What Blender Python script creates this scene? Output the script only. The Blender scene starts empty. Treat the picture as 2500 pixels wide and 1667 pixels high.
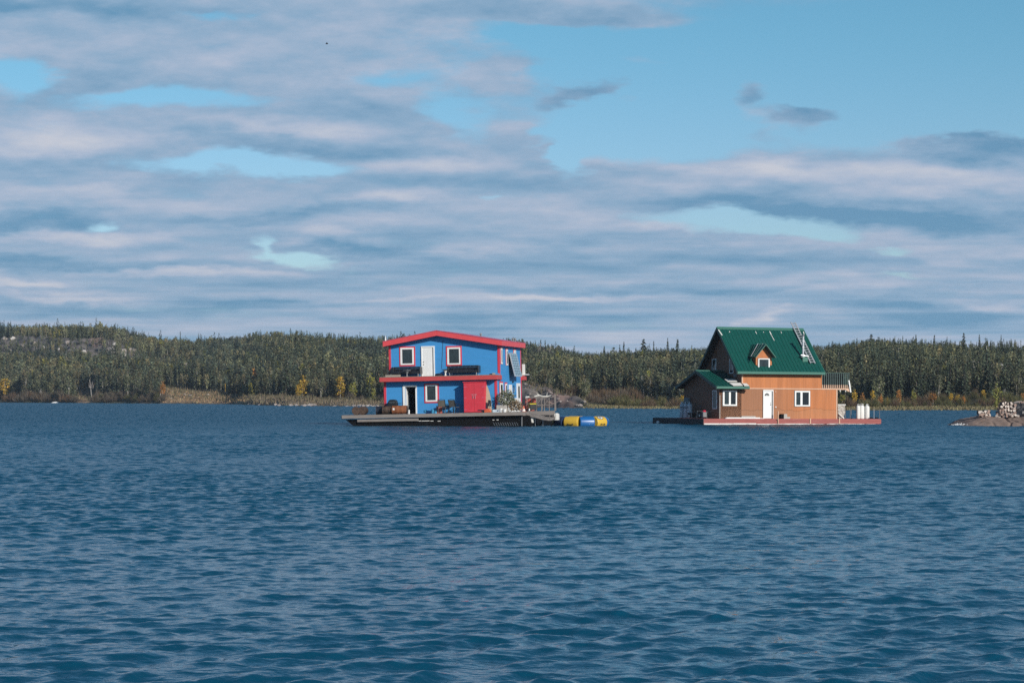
import bpy, math, random
import numpy as np
from mathutils import Matrix, Vector, Euler
random.seed(7); RNG = np.random.default_rng(11)
R = math.radians
sc = bpy.context.scene
COL = sc.collection
# ------------------------------------------------------------------ camera
FP = 5319.0          # focal length measured in pixels of a 2500 px wide frame
HCAM = 2.1           # camera height above the lake
HZ = 968.0           # row of the true horizon
cam_d = bpy.data.cameras.new('camera'); cam = bpy.data.objects.new('camera', cam_d); COL.objects.link(cam)
cam.location = (0, 0, HCAM); cam.rotation_euler = (R(90), 0, 0)
cam_d.sensor_width = 36.0; cam_d.lens = 36.0*FP/2500.0
cam_d.shift_y = (HZ-833.5)/2500.0
cam_d.clip_start = 0.5; cam_d.clip_end = 20000
sc.camera = cam
# ------------------------------------------------------------------ exposure
sc.view_settings.view_transform = 'Standard'; sc.view_settings.look = 'None'
sc.cycles.use_denoising = False
sc.view_settings.exposure = 0.0; sc.view_settings.gamma = 1.0
SUN_AZ, SUN_EL = 35.0, 25.0      # degrees to the right of straight behind the camera, and up
# ------------------------------------------------------------------ world: sky with a broken cloud deck
W = bpy.data.worlds.new('World'); sc.world = W; W.use_nodes = True
nt = W.node_tree; nt.nodes.clear()
def N(t, **k):
    n = nt.nodes.new(t)
    for a, b in k.items(): setattr(n, a, b)
    return n
def setin(n, i, v):
    if isinstance(v, (int, float, tuple, list)): n.inputs[i].default_value = v
    elif v is not None: nt.links.new(v, n.inputs[i])
def M_(op, a, b=None, c=None, clamp=False):
    n = N('ShaderNodeMath', operation=op); n.use_clamp = clamp
    setin(n, 0, a); setin(n, 1, b); setin(n, 2, c)
    return n.outputs[0]
def VM(op, a, b=None):
    n = N('ShaderNodeVectorMath', operation=op); setin(n, 0, a); setin(n, 1, b)
    return n.outputs['Value'] if op in ('LENGTH', 'DOT_PRODUCT') else n.outputs[0]
def COMB(x, y, z=0.0):
    n = N('ShaderNodeCombineXYZ'); setin(n, 0, x); setin(n, 1, y); setin(n, 2, z); return n.outputs[0]
def NOISE(v, scale, detail=4.0, rough=0.55, out=0):
    n = N('ShaderNodeTexNoise'); setin(n, 'Vector', v); setin(n, 'Scale', scale); setin(n, 'Detail', detail); setin(n, 'Roughness', rough)
    return n.outputs[out]
def MR(v, a, b, c=0.0, d=1.0, smooth=True):
    n = N('ShaderNodeMapRange'); n.interpolation_type = 'SMOOTHSTEP' if smooth else 'LINEAR'
    setin(n, 0, v); setin(n, 1, a); setin(n, 2, b); setin(n, 3, c); setin(n, 4, d); return n.outputs[0]
def MIXC(f, a, b):
    n = N('ShaderNodeMix', data_type='RGBA'); setin(n, 0, f)
    for i, v in ((6, a), (7, b)):
        if isinstance(v, tuple): n.inputs[i].default_value = (*v, 1)
        else: nt.links.new(v, n.inputs[i])
    return n.outputs[2]
tc = N('ShaderNodeTexCoord'); sep = N('ShaderNodeSeparateXYZ'); nt.links.new(tc.outputs['Generated'], sep.inputs[0])
dx, dy, dz = sep.outputs
yy = M_('MAXIMUM', M_('ABSOLUTE', dy), 0.08)
U = M_('DIVIDE', dx, yy); V = M_('DIVIDE', M_('MAXIMUM', dz, 0.0), yy)     # tangent of azimuth and of elevation
KX = 2.5; KY = 5.0                                                        # sky units: u*2.5, v*5 (a wide view is about 1.2 by 0.9)
P0 = COMB(M_('MULTIPLY', U, KX), M_('MULTIPLY', V, KY))
# curling edges: warp the coordinates
wA = NOISE(COMB(M_('MULTIPLY', U, 9.0), M_('MULTIPLY', V, 26.0)), 1.0, 5.0, 0.6, out=1)
wA = VM('SUBTRACT', wA, (0.5, 0.5, 0.5))
wv = N('ShaderNodeVectorMath', operation='MULTIPLY'); nt.links.new(wA, wv.inputs[0]); wv.inputs[1].default_value = (0.34, 0.19, 0.0)
P = VM('ADD', P0, wv.outputs[0]); sepP = N('ShaderNodeSeparateXYZ'); nt.links.new(P, sepP.inputs[0]); PX_, PY_ = sepP.outputs[0], sepP.outputs[1]
def sky_pt(x, y):      # 2352 px overview -> sky units
    px, py = x*1.0629, y*1.0629
    return ((px-1250)/FP*KX, (HZ-py)/FP*KY)
def blob(x, y, rx, ry, w, rot=0.0, soft=0.0, after=None):     # 'after' only fixes the order of evaluation
    cx, cy = sky_pt(x, y); sx = rx*1.0629/FP*KX; sy = ry*1.0629/FP*KY
    m = N('ShaderNodeMapping', vector_type='TEXTURE'); setin(m, 0, COMB(PX_, PY_, after if after is not None else 0.0))
    m.inputs[1].default_value = (cx, cy, 0); m.inputs[2].default_value = (0, 0, R(rot)); m.inputs[3].default_value = (sx, sy, 1e7)
    return MR(VM('LENGTH', m.outputs[0]), soft, 1.35, w, 0.0)
def total(items):
    acc = None
    for b in items:
        v = blob(*b, **({'after': acc} if acc is not None else {})); acc = v if acc is None else M_('ADD', acc, v)
    return acc
gaps = [(1850, 160, 850, 215, 1.5), (2250, 200, 330, 160, 1.2), (2330, 10, 300, 60, .9), (1500, 300, 260, 70, .9), (40, 170, 115, 62, 1.1), (420, 218, 240, 32, 1.0), (600, 368, 290, 32, 1.15, -3),
        (1340, 350, 80, 70, 1.0), (1200, 100, 200, 40, .7), (430, 25, 90, 20, .6), (900, 190, 130, 25, .6), (195, 512, 70, 14, .6), (650, 598, 130, 26, .95, -14), (585, 555, 30, 35, .6),
        (1690, 500, 270, 38, 1.15, -4), (1880, 530, 120, 20, .5, -8), (2035, 566, 70, 14, .8), (2080, 624, 100, 10, .5), (1050, 250, 90, 50, .55), (1130, 470, 40, 8, .4)]
adds = [(1890, 252, 175, 36, 1.5, 6), (1695, 222, 90, 44, 1.2, 20), (1325, 232, 95, 24, .95, 28), (1180, 185, 110, 42, .8), (1280, 30, 380, 36, 1.3), (1980, 395, 640, 84, 1.05), (2260, 340, 150, 30, 1.1, 10),
        (1600, 130, 50, 45, .6), (1170, 335, 70, 18, .9), (1285, 322, 40, 14, .8), (1200, 300, 45, 14, .6), (1420, 250, 60, 20, .5, 30), (1760, 300, 60, 14, .45), (1450, 150, 90, 22, .5), (650, 285, 330, 45, .45), (2010, 275, 50, 10, .3)]
base = MR(V, 0.18, 0.28, 0.93, 0.12)
n1 = NOISE(COMB(M_('MULTIPLY', U, 9.0), M_('MULTIPLY', M_('LOGARITHM', M_('ADD', V, 0.05), 2.718), 6.5)), 1.0, 6.0, 0.62)
n2 = NOISE(COMB(M_('MULTIPLY', U, 26.0), M_('MULTIPLY', M_('LOGARITHM', M_('ADD', V, 0.06), 2.718), 14.0), 3.0), 1.0, 6.0, 0.66)
cover = M_('ADD', base, M_('MULTIPLY', M_('SUBTRACT', n1, 0.5), 0.9))
cover = M_('ADD', cover, M_('MULTIPLY', M_('SUBTRACT', n2, 0.5), 0.85))
cover = M_('SUBTRACT', cover, M_('MULTIPLY', total(gaps), 1.12)); cover = M_('ADD', cover, total(adds))
cmask = MR(cover, 0.05, 0.88, 0.0, 0.97)
# cloud tone: pale sunlit tops, blue grey undersides
lit = [(150, 290, 230, 50, .8), (150, 440, 260, 22, .45), (860, 260, 0.1, 0.1, 0.0), (640, 280, 190, 24, .5), (1010, 372, 170, 34, .75), (1800, 372, 330, 38, .85, -3), (2150, 410, 220, 30, .5), (200, 545, 230, 22, .7), (430, 640, 330, 14, .5),
       (760, 545, 130, 22, .65), (1530, 515, 90, 16, .6), (900, 470, 160, 24, .5), (1300, 693, 230, 12, .8), (60, 662, 150, 14, .8), (1200, 570, 200, 14, .35), (1950, 645, 260, 28, .45), (1770, 738, 60, 12, .8), (150, 690, 180, 12, .6), (2230, 580, 100, 18, .4), (2250, 690, 160, 12, .45), (900, 700, 200, 8, .4), (330, 100, 300, 50, .2)]
drk = [(120, 10, 330, 34, .9), (620, 325, 330, 32, .7), (60, 505, 120, 35.2, .9), (620, 488, 330, 19.2, .7), (820, 570, 190, 32, .8), (1650, 455, 330, 35.2, .7, -4), (2050, 490, 360, 34, 1.3, -4), (2300, 350, 170, 40, .9), (1890, 255, 130, 38.4, .9), (1695, 222, 60, 30, .5),
       (1325, 232, 95, 38.4, .5), (250, 622, 330, 19.2, .7), (1500, 610, 500, 41.6, .35), (1400, 668, 600, 16, .6), (400, 715, 500, 19.2, .6), (2100, 720, 300, 38.4, .9), (1300, 40, 330, 41.6, .4), (1150, 440, 240, 25.6, .35), (1000, 740, 500, 16, .5), (250, 130, 200, 60, .3), (1300, 180, 120, 40, .3), (1500, 560, 240, 28.8, .3)]
# light falls on the upper side of each billow: compare the density here with the density a little higher up
n1u = NOISE(COMB(M_('MULTIPLY', U, 9.0), M_('ADD', M_('MULTIPLY', M_('LOGARITHM', M_('ADD', V, 0.05), 2.718), 6.5), 0.30)), 1.0, 3.0, 0.55)
n2u = NOISE(COMB(M_('MULTIPLY', U, 26.0), M_('ADD', M_('MULTIPLY', M_('LOGARITHM', M_('ADD', V, 0.06), 2.718), 14.0), 0.32), 3.0), 1.0, 4.0, 0.6)
tone = M_('ADD', 0.44, M_('MULTIPLY', M_('SUBTRACT', n1, n1u), 1.25)); tone = M_('ADD', tone, M_('MULTIPLY', M_('SUBTRACT', n2, n2u), MR(V, 0.03, 0.09, 0.35, 0.55)))
n3 = NOISE(COMB(M_('MULTIPLY', U, 8.0), M_('MULTIPLY', M_('LOGARITHM', M_('ADD', V, 0.02), 2.718), 13.0), 9.0), 1.0, 4.0, 0.5)
tone = M_('ADD', tone, M_('MULTIPLY', M_('SUBTRACT', n3, 0.5), MR(V, 0.02, 0.12, 1.2, 0.2)))
tone = M_('ADD', tone, M_('MULTIPLY', total(lit), 0.58)); tone = M_('SUBTRACT', tone, M_('MULTIPLY', total(drk), 0.50))
tone = M_('ADD', tone, 0.0, clamp=True)
SKYS = 0.10
k = 1.0/SKYS
def lin(r, g, b, s=1.0):
    f = lambda c: (c/12.92 if c <= 0.04045 else ((c+0.055)/1.055)**2.4)
    return tuple(f(c/255.0)*s for c in (r, g, b))
ramp = N('ShaderNodeValToRGB'); nt.links.new(tone, ramp.inputs[0])
ramp.color_ramp.elements[0].position = 0.0; ramp.color_ramp.elements[0].color = (*lin(104, 150, 184, k), 1)
ramp.color_ramp.elements[1].position = 1.0; ramp.color_ramp.elements[1].color = (*lin(201, 204, 215, k), 1)
e = ramp.color_ramp.elements.new(0.35); e.color = (*lin(142, 172, 200, k), 1)
e = ramp.color_ramp.elements.new(0.65); e.color = (*lin(173, 187, 209, k), 1)
sky = N('ShaderNodeTexSky'); sky.sky_type = 'NISHITA'; sky.sun_disc = False
sky.sun_elevation = R(SUN_EL); sky.sun_rotation = R(180-SUN_AZ)
sky.air_density = 1.0; sky.dust_density = 0.4; sky.ozone_density = 2.0
tintc = MIXC(MR(V, 0.07, 0.19), (.70, .875, 1.08), (.52, .90, 1.0))
tint = N('ShaderNodeVectorMath', operation='MULTIPLY'); nt.links.new(sky.outputs[0], tint.inputs[0]); nt.links.new(tintc, tint.inputs[1])
skyc = MIXC(cmask, tint.outputs[0], ramp.outputs[0])
# higher up, outside the photograph, the sky is a deeper blue
zen = MIXC(MR(V, 0.45, 1.5), (1.0, 1.0, 1.0), (.30, .42, .60)); dk = N('ShaderNodeVectorMath', operation='MULTIPLY'); nt.links.new(skyc, dk.inputs[0]); nt.links.new(zen, dk.inputs[1])
bg = N('ShaderNodeBackground'); nt.links.new(dk.outputs[0], bg.inputs[0]); bg.inputs[1].default_value = SKYS
out = N('ShaderNodeOutputWorld'); nt.links.new(bg.outputs[0], out.inputs[0])
W.cycles.sampling_method = 'MANUAL'; W.cycles.sample_map_resolution = 512
# ------------------------------------------------------------------ sun
sd = bpy.data.lights.new('sun', 'SUN'); sd.energy = 5.0; sd.angle = R(0.5); sd.color = (1.0, 0.93, 0.84)
sun = bpy.data.objects.new('sun', sd); COL.objects.link(sun)
SDIR = Vector((math.sin(R(SUN_AZ))*math.cos(R(SUN_EL)), -math.cos(R(SUN_AZ))*math.cos(R(SUN_EL)), math.sin(R(SUN_EL))))
sun.rotation_euler = SDIR.to_track_quat('Z', 'Y').to_euler(); sun.location = SDIR*100
# ------------------------------------------------------------------ materials
ALB = 0.84      # one overall correction of the paint tables below
def mat(name, col, rough=0.6, metal=0.0, var=0.15, nscale=3.0, stretch=(1, 1, 1), bump=0.0, spec=0.4, col2=None, f2=0.0, tintattr=False, trans=0.0, obj_rand=0.0):
    m = bpy.data.materials.new(name); m.use_nodes = True; t = m.node_tree; b = t.nodes['Principled BSDF']
    b.inputs['Roughness'].default_value = rough; b.inputs['Metallic'].default_value = metal
    b.inputs['Specular IOR Level'].default_value = spec
    tcn = t.nodes.new('ShaderNodeTexCoord'); mp = t.nodes.new('ShaderNodeMapping'); mp.inputs[3].default_value = stretch
    t.links.new(tcn.outputs['Object'], mp.inputs[0])
    nz = t.nodes.new('ShaderNodeTexNoise'); nz.inputs['Scale'].default_value = nscale; nz.inputs['Detail'].default_value = 6; nz.inputs['Roughness'].default_value = 0.6
    t.links.new(mp.outputs[0], nz.inputs['Vector'])
    mr = t.nodes.new('ShaderNodeMapRange'); mr.inputs[1].default_value = 0.25; mr.inputs[2].default_value = 0.75
    mr.inputs[3].default_value = 1-var; mr.inputs[4].default_value = 1+var; t.links.new(nz.outputs[0], mr.inputs[0])
    src = mr.outputs[0]
    if obj_rand:
        oi = t.nodes.new('ShaderNodeObjectInfo'); r2 = t.nodes.new('ShaderNodeMapRange'); r2.inputs[3].default_value = 1-obj_rand; r2.inputs[4].default_value = 1+obj_rand
        t.links.new(oi.outputs['Random'], r2.inputs[0]); mm = t.nodes.new('ShaderNodeMath'); mm.operation = 'MULTIPLY'
        t.links.new(src, mm.inputs[0]); t.links.new(r2.outputs[0], mm.inputs[1]); src = mm.outputs[0]
    base = t.nodes.new('ShaderNodeRGB'); base.outputs[0].default_value = (*[c*ALB for c in col], 1); cs = base.outputs[0]
    if col2 is not None:
        n4 = t.nodes.new('ShaderNodeTexNoise'); n4.inputs['Scale'].default_value = nscale*0.7; n4.inputs['Detail'].default_value = 8; n4.inputs['Roughness'].default_value = 0.7
        t.links.new(mp.outputs[0], n4.inputs['Vector'])
        r4 = t.nodes.new('ShaderNodeMapRange'); r4.inputs[1].default_value = 0.62-f2; r4.inputs[2].default_value = 0.72-f2*0.8; t.links.new(n4.outputs[0], r4.inputs[0])
        mx = t.nodes.new('ShaderNodeMix'); mx.data_type = 'RGBA'; t.links.new(r4.outputs[0], mx.inputs[0]); t.links.new(cs, mx.inputs[6]); mx.inputs[7].default_value = (*[c*ALB for c in col2], 1); cs = mx.outputs[2]
    if tintattr:
        at = t.nodes.new('ShaderNodeAttribute'); at.attribute_name = 'tint'
        v = t.nodes.new('ShaderNodeVectorMath'); v.operation = 'MULTIPLY'; t.links.new(cs, v.inputs[0]); t.links.new(at.outputs['Color'], v.inputs[1]); cs = v.outputs[0]
    sc_ = t.nodes.new('ShaderNodeVectorMath'); sc_.operation = 'SCALE'; t.links.new(cs, sc_.inputs[0]); t.links.new(src, sc_.inputs['Scale'])
    t.links.new(sc_.outputs[0], b.inputs['Base Color'])
    if bump:
        bp = t.nodes.new('ShaderNodeBump'); bp.inputs['Strength'].default_value = bump; bp.inputs['Distance'].default_value = 0.02
        t.links.new(nz.outputs[0], bp.inputs['Height']); t.links.new(bp.outputs[0], b.inputs['Normal'])
    if trans:
        tr = t.nodes.new('ShaderNodeBsdfTranslucent'); t.links.new(sc_.outputs[0], tr.inputs[0])
        ms = t.nodes.new('ShaderNodeMixShader'); ms.inputs[0].default_value = trans
        t.links.new(b.outputs[0], ms.inputs[1]); t.links.new(tr.outputs[0], ms.inputs[2]); t.links.new(ms.outputs[0], t.nodes['Material Output'].inputs[0])
    return m
MT = dict(
 blue=mat('blue_paint', (.05, .275, .60), .55, var=.07, nscale=.8, stretch=(1, 1, 5)), red=mat('red_paint', (.62, .042, .065), .5, var=.12, nscale=2.5),
 fascia=mat('brick_red_paint', (.52, .070, .068), .5, var=.10, nscale=2), pink=mat('faded_red_edge', (.55, .12, .22), .5),
 roofred=mat('red_roof_metal', (.70, .078, .088), .4, var=.08), white=mat('white_paint', (.80, .81, .80), .45, var=.03),
 glass=mat('dark_glass', (.012, .016, .02), .06, var=.3, nscale=1.2, spec=.6), glassg=mat('grey_glass', (.03, .045, .05), .12, var=.5, nscale=2),
 black=mat('black_leather', (.012, .012, .016), .32, var=.3, nscale=9, bump=.4, spec=.6), blk=mat('black_metal', (.015, .017, .02), .5, var=.3),
 deck=mat('weathered_planks', (.24, .215, .20), .85, var=.35, nscale=4, stretch=(1, 5, 5), col2=(.12, .10, .09), f2=.12), hull=mat('dark_hull', (.007, .007, .008), .8, var=.5, nscale=3, spec=.08),
 beam=mat('grey_beam', (.25, .22, .20), .85, var=.3, nscale=3, stretch=(.5, 6, 6)), rust=mat('rusty_orange_steel', (.24, .085, .035), .75, var=.5, nscale=5, stretch=(4, 1, 1), bump=.3),
 rust2=mat('brown_black_steel', (.075, .045, .03), .7, var=.6, nscale=4, col2=(.012, .012, .014), f2=.15), drumb=mat('navy_black_steel', (.012, .017, .03), .45, var=.4, nscale=4, col2=(.09, .05, .035), f2=-.02),
 ltblue=mat('light_blue_plastic', (.06, .32, .55), .4), steel=mat('galvanised_steel', (.45, .46, .47), .35, metal=.7, var=.1), alu=mat('aluminium', (.62, .63, .65), .35, metal=.5, var=.08),
 tan=mat('tan_board', (.42, .36, .26), .6, var=.1), mesh=mat('olive_grey_sling', (.16, .145, .12), .8, var=.2), orange=mat('orange_plastic', (.62, .12, .05), .5), yellow=mat('yellow_vinyl', (.66, .42, .045), .38, var=.08, nscale=1.5, spec=.5),
 gyellow=mat('generator_yellow', (.62, .55, .03), .4), bvinyl=mat('blue_vinyl', (.01, .12, .36), .35, var=.06, spec=.5), shade_vinyl=mat('shaded_blue_vinyl', (.012, .032, .09), .4),
 cells=mat('solar_cells', (.24, .37, .46), .25, var=.08, spec=.8), pale=mat('pale_foam', (.75, .74, .70), .8, var=.1), concrete=mat('grey_blocks', (.42, .40, .37), .9, var=.12), wood=mat('grey_wood', (.33, .29, .24), .85, var=.25, nscale=6, stretch=(1, 4, 4)),
 plant=mat('grey_green_leaves', (.17, .19, .11), .7, var=.3, nscale=20, trans=.2), dryplant=mat('dry_brown_leaves', (.24, .17, .10), .8, var=.3, nscale=20), drift=mat('pale_driftwood', (.68, .66, .60), .8, var=.15),
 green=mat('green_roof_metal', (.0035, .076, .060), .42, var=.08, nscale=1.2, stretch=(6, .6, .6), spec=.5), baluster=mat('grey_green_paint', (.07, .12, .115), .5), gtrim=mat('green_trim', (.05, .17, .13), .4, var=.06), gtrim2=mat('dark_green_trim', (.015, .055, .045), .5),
 ltrim=mat('orange_white_trim', (.62, .40, .28), .6, var=.1), ramp=mat('red_deck_paint', (.34, .095, .085), .7, var=.22, nscale=3, stretch=(.6, 3, 6), col2=(.42, .20, .18), f2=.04),
 dkram=mat('dark_shade_board', (.055, .05, .055), .8, var=.3, nscale=3), soffit=mat('brown_soffit', (.05, .04, .035), .8), tank=mat('white_tank_enamel', (.78, .78, .74), .4, var=.04, nscale=5), tankb=mat('bluish_white_tank_enamel', (.50, .58, .64), .45),
 brass=mat('dull_metal', (.25, .2, .15), .5, metal=.5), tarp=mat('grey_tarp', (.46, .43, .39), .85, var=.2, nscale=2.5, bump=.4), copper=mat('red_clutter_plastic', (.36, .08, .06), .6, var=.4, nscale=8),
 skin=mat('dark_bird', (.03, .03, .035), .8), grey=mat('grey_plastic', (.2, .21, .22), .6),
)
def siding_mat(name='orange_wood_siding', c=(.50, .185, .072), c2=(.34, .165, .09), wear=1.0):
    m = mat(name, c, .7, var=.20, nscale=1.6, stretch=(2.6, 2.6, .16), col2=c2, f2=.02, spec=.25)
    t = m.node_tree; b = t.nodes['Principled BSDF']
    src = b.inputs['Base Color'].links[0].from_socket
    tcn = t.nodes.new('ShaderNodeTexCoord'); sp = t.nodes.new('ShaderNodeSeparateXYZ'); t.links.new(tcn.outputs['Object'], sp.inputs[0])
    def mth(op, a, bb=None, cl=False):
        n = t.nodes.new('ShaderNodeMath'); n.operation = op; n.use_clamp = cl
        for i, v in ((0, a), (1, bb)):
            if isinstance(v, (int, float)): n.inputs[i].default_value = v
            elif v is not None: t.links.new(v, n.inputs[i])
        return n.outputs[0]
    # vertical grooves every 0.2 m along both wall directions
    w = mth('ADD', sp.outputs[0], sp.outputs[1]); fr = mth('FRACT', mth('MULTIPLY', w, 5.0)); g = mth('GREATER_THAN', fr, 0.10)
    # weather stain: a wavering tide line above the deck, bleached wood below it
    nz = t.nodes.new('ShaderNodeTexNoise'); nz.inputs['Scale'].default_value = .55; nz.inputs['Detail'].default_value = 4; mpn = t.nodes.new('ShaderNodeMapping'); mpn.inputs[3].default_value = (1, 1, 0.0)
    t.links.new(tcn.outputs['Object'], mpn.inputs[0]); t.links.new(mpn.outputs[0], nz.inputs['Vector'])
    edge = mth('ADD', 1.15, mth('MULTIPLY', mth('SUBTRACT', nz.outputs[0], .5), 1.3))
    d = mth('SUBTRACT', sp.outputs[2], edge)
    below = mth('MULTIPLY', mth('LESS_THAN', d, 0.0), .28)
    line = mth('SUBTRACT', 1.0, mth('MULTIPLY', mth('ABSOLUTE', d), 26.0), True)
    mx = t.nodes.new('ShaderNodeMix'); mx.data_type = 'RGBA'; t.links.new(below, mx.inputs[0]); t.links.new(src, mx.inputs[6]); mx.inputs[7].default_value = (.33, .19, .11, 1)
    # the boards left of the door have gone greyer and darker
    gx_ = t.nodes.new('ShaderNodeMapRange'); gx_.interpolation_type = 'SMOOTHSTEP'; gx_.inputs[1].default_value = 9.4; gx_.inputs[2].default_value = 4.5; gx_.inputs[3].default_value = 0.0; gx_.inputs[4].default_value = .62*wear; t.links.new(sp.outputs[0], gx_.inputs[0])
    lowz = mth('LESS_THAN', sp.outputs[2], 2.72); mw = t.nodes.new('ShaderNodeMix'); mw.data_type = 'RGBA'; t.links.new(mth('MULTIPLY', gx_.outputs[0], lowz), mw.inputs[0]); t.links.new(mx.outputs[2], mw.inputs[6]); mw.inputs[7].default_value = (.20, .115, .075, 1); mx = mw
    f = mth('MULTIPLY', mth('SUBTRACT', 1.0, mth('MULTIPLY', line, .34)), mth('ADD', .86, mth('MULTIPLY', g, .14)))
    v = t.nodes.new('ShaderNodeVectorMath'); v.operation = 'SCALE'; t.links.new(mx.outputs[2], v.inputs[0]); t.links.new(f, v.inputs['Scale'])
    t.links.new(v.outputs[0], b.inputs['Base Color'])
    return m
MT['siding'] = siding_mat(); MT['wear_shade_siding'] = siding_mat('weathered_shade_brown_siding', (.24, .118, .074), (.16, .09, .065), 0.0)  # second siding: weathered brown, its darkness also standing for gable shade
# ------------------------------------------------------------------ mesh building
class MB:
    def __init__(s): s.v = []; s.f = []; s.smooth = False
    def add(s, vs, fs):
        o = len(s.v); s.v += [tuple(v) for v in vs]; s.f += [tuple(i+o for i in f) for f in fs]; return s
    def box(s, x0, x1, y0, y1, z0, z1):
        return s.add([(x0,y0,z0),(x1,y0,z0),(x1,y1,z0),(x0,y1,z0),(x0,y0,z1),(x1,y0,z1),(x1,y1,z1),(x0,y1,z1)],
              [(0,3,2,1),(4,5,6,7),(0,1,5,4),(1,2,6,5),(2,3,7,6),(3,0,4,7)])
    def bar(s, a, b, w, h=None, up=(0,0,1)):
        h = h or w; a = Vector(a); b = Vector(b); d = (b-a).normalized(); u = Vector(up)
        if abs(d.dot(u)) > .98: u = Vector((1,0,0))
        sx = d.cross(u).normalized()*w/2; sz = sx.cross(d).normalized()*h/2
        vs = [a-sx-sz, a+sx-sz, a+sx+sz, a-sx+sz, b-sx-sz, b+sx-sz, b+sx+sz, b-sx+sz]
        return s.add(vs, [(0,1,2,3),(4,7,6,5),(0,4,5,1),(1,5,6,2),(2,6,7,3),(3,7,4,0)])
    def tube(s, pts, r, n=8, caps=True):
        pts = [Vector(p) for p in pts]; rs = r if isinstance(r, (list, tuple)) else [r]*len(pts); rings = []
        for i, p in enumerate(pts):
            d = (pts[min(i+1, len(pts)-1)]-pts[max(i-1, 0)]).normalized(); u = Vector((0,0,1)) if abs(d.z) < .95 else Vector((1,0,0))
            x = d.cross(u).normalized(); y = x.cross(d).normalized()
            rings.append([p+(x*math.cos(t)+y*math.sin(t))*rs[i] for t in [2*math.pi*j/n for j in range(n)]])
        vs = [v for r_ in rings for v in r_]; fs = []
        for i in range(len(pts)-1):
            for j in range(n): fs.append((i*n+j, i*n+(j+1) % n, (i+1)*n+(j+1) % n, (i+1)*n+j))
        if caps: fs.append(tuple(range(n-1, -1, -1))); fs.append(tuple((len(pts)-1)*n+j for j in range(n)))
        return s.add(vs, fs)
    def lathe(s, prof, c=(0,0,0), n=16, axis='z'):      # prof: (radius, height) from bottom to top
        vs = []
        for r, h in prof:
            for j in range(n):
                t = 2*math.pi*j/n; a, b_ = r*math.cos(t), r*math.sin(t)
                p = (a, b_, h) if axis == 'z' else ((h, a, b_) if axis == 'x' else (b_, h, a))
                vs.append((p[0]+c[0], p[1]+c[1], p[2]+c[2]))
        fs = []
        for i in range(len(prof)-1):
            for j in range(n): fs.append((i*n+j, i*n+(j+1) % n, (i+1)*n+(j+1) % n, (i+1)*n+j))
        fs.append(tuple(range(n-1, -1, -1))); fs.append(tuple((len(prof)-1)*n+j for j in range(n)))
        return s.add(vs, fs)
    def prism(s, poly, axis, a, b_):                     # poly in the two other axes, extruded from a to b_
        n = len(poly); mk = {'y': lambda p, t: (p[0], t, p[1]), 'x': lambda p, t: (t, p[0], p[1]), 'z': lambda p, t: (p[0], p[1], t)}[axis]
        vs = [mk(p, a) for p in poly]+[mk(p, b_) for p in poly]
        fs = [tuple(range(n)), tuple(range(2*n-1, n-1, -1))]+[(i, i+n, (i+1) % n+n, (i+1) % n) for i in range(n)]
        return s.add(vs, fs)
    def sheet(s, quad, t):                               # a four cornered slab of thickness t along its normal
        q = [Vector(p) for p in quad]; nrm = (q[1]-q[0]).cross(q[3]-q[0]).normalized()*t
        return s.add(q+[p+nrm for p in q], [(3,2,1,0),(4,5,6,7),(0,1,5,4),(1,2,6,5),(2,3,7,6),(3,0,4,7)])
    def ball(s, c, r, n=10, sx=1, sy=1, sz=1):
        prof = [(math.sin(math.pi*i/n)*r, -math.cos(math.pi*i/n)*r) for i in range(n+1)]
        o = len(s.v); s.lathe(prof, (0,0,0), n=12); s.v[o:] = [(v[0]*sx+c[0], v[1]*sy+c[1], v[2]*sz+c[2]) for v in s.v[o:]]; return s
    def mesh(s, name):
        me = bpy.data.meshes.new(name); me.from_pydata(s.v, [], s.f); 
        import bmesh
        b = bmesh.new(); b.from_mesh(me); bmesh.ops.remove_doubles(b, verts=b.verts, dist=1e-5); bmesh.ops.recalc_face_normals(b, faces=b.faces); b.to_mesh(me); b.free()
        if s.smooth:
            for p in me.polygons: p.use_smooth = True
            try: me.set_sharp_from_angle(angle=R(40))
            except Exception: pass
        return me
    def build(s, name, m, parent=None, bevel=0.0, smooth=False, label=None):
        s.smooth = smooth; me = s.mesh(name); me.materials.append(m)
        o = bpy.data.objects.new(name, me); COL.objects.link(o)
        if parent is not None: o.parent = parent
        if bevel: md = o.modifiers.new('b', 'BEVEL'); md.width = bevel; md.segments = 2; md.limit_method = 'ANGLE'
        if label: o['label'] = label
        return o
def tag(o, label=None, cat=None, group=None, kind=None):
    if label: o['label'] = label
    if cat: o['category'] = cat
    if group: o['group'] = group
    if kind: o['kind'] = kind
    return o
def thing(name, label, cat, frame=None, loc=(0,0,0), rz=0.0, group=None, rx=0.0, ry=0.0):
    o = bpy.data.objects.new(name, None); COL.objects.link(o)
    o.matrix_world = (frame or Matrix.Identity(4)) @ Matrix.Translation(loc) @ Euler((rx, ry, rz)).to_matrix().to_4x4()
    o.empty_display_size = .1
    return tag(o, label, cat, group)
def put(o, frame, loc, rz=0.0, label=None, rx=0.0, ry=0.0, s=1.0):
    o.matrix_world = frame @ Matrix.Translation(loc) @ Euler((rx, ry, rz)).to_matrix().to_4x4() @ Matrix.Scale(s, 4)
    if label: o['label'] = label
    return o
def kids(o): return [c for c in COL.objects if c.parent is o]
def copy_tree(o):
    c = o.copy(); COL.objects.link(c)
    for ch in kids(o):
        d = ch.copy(); COL.objects.link(d); d.parent = c
        for g in kids(ch):
            h = g.copy(); COL.objects.link(h); h.parent = d
    return c
def frame_at(px, Y, z, rz, tilt):
    return Matrix.Translation(((px-1250)/FP*Y, Y, z)) @ Matrix.Rotation(R(rz), 4, 'Z') @ Matrix.Rotation(R(tilt), 4, 'Y')
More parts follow.
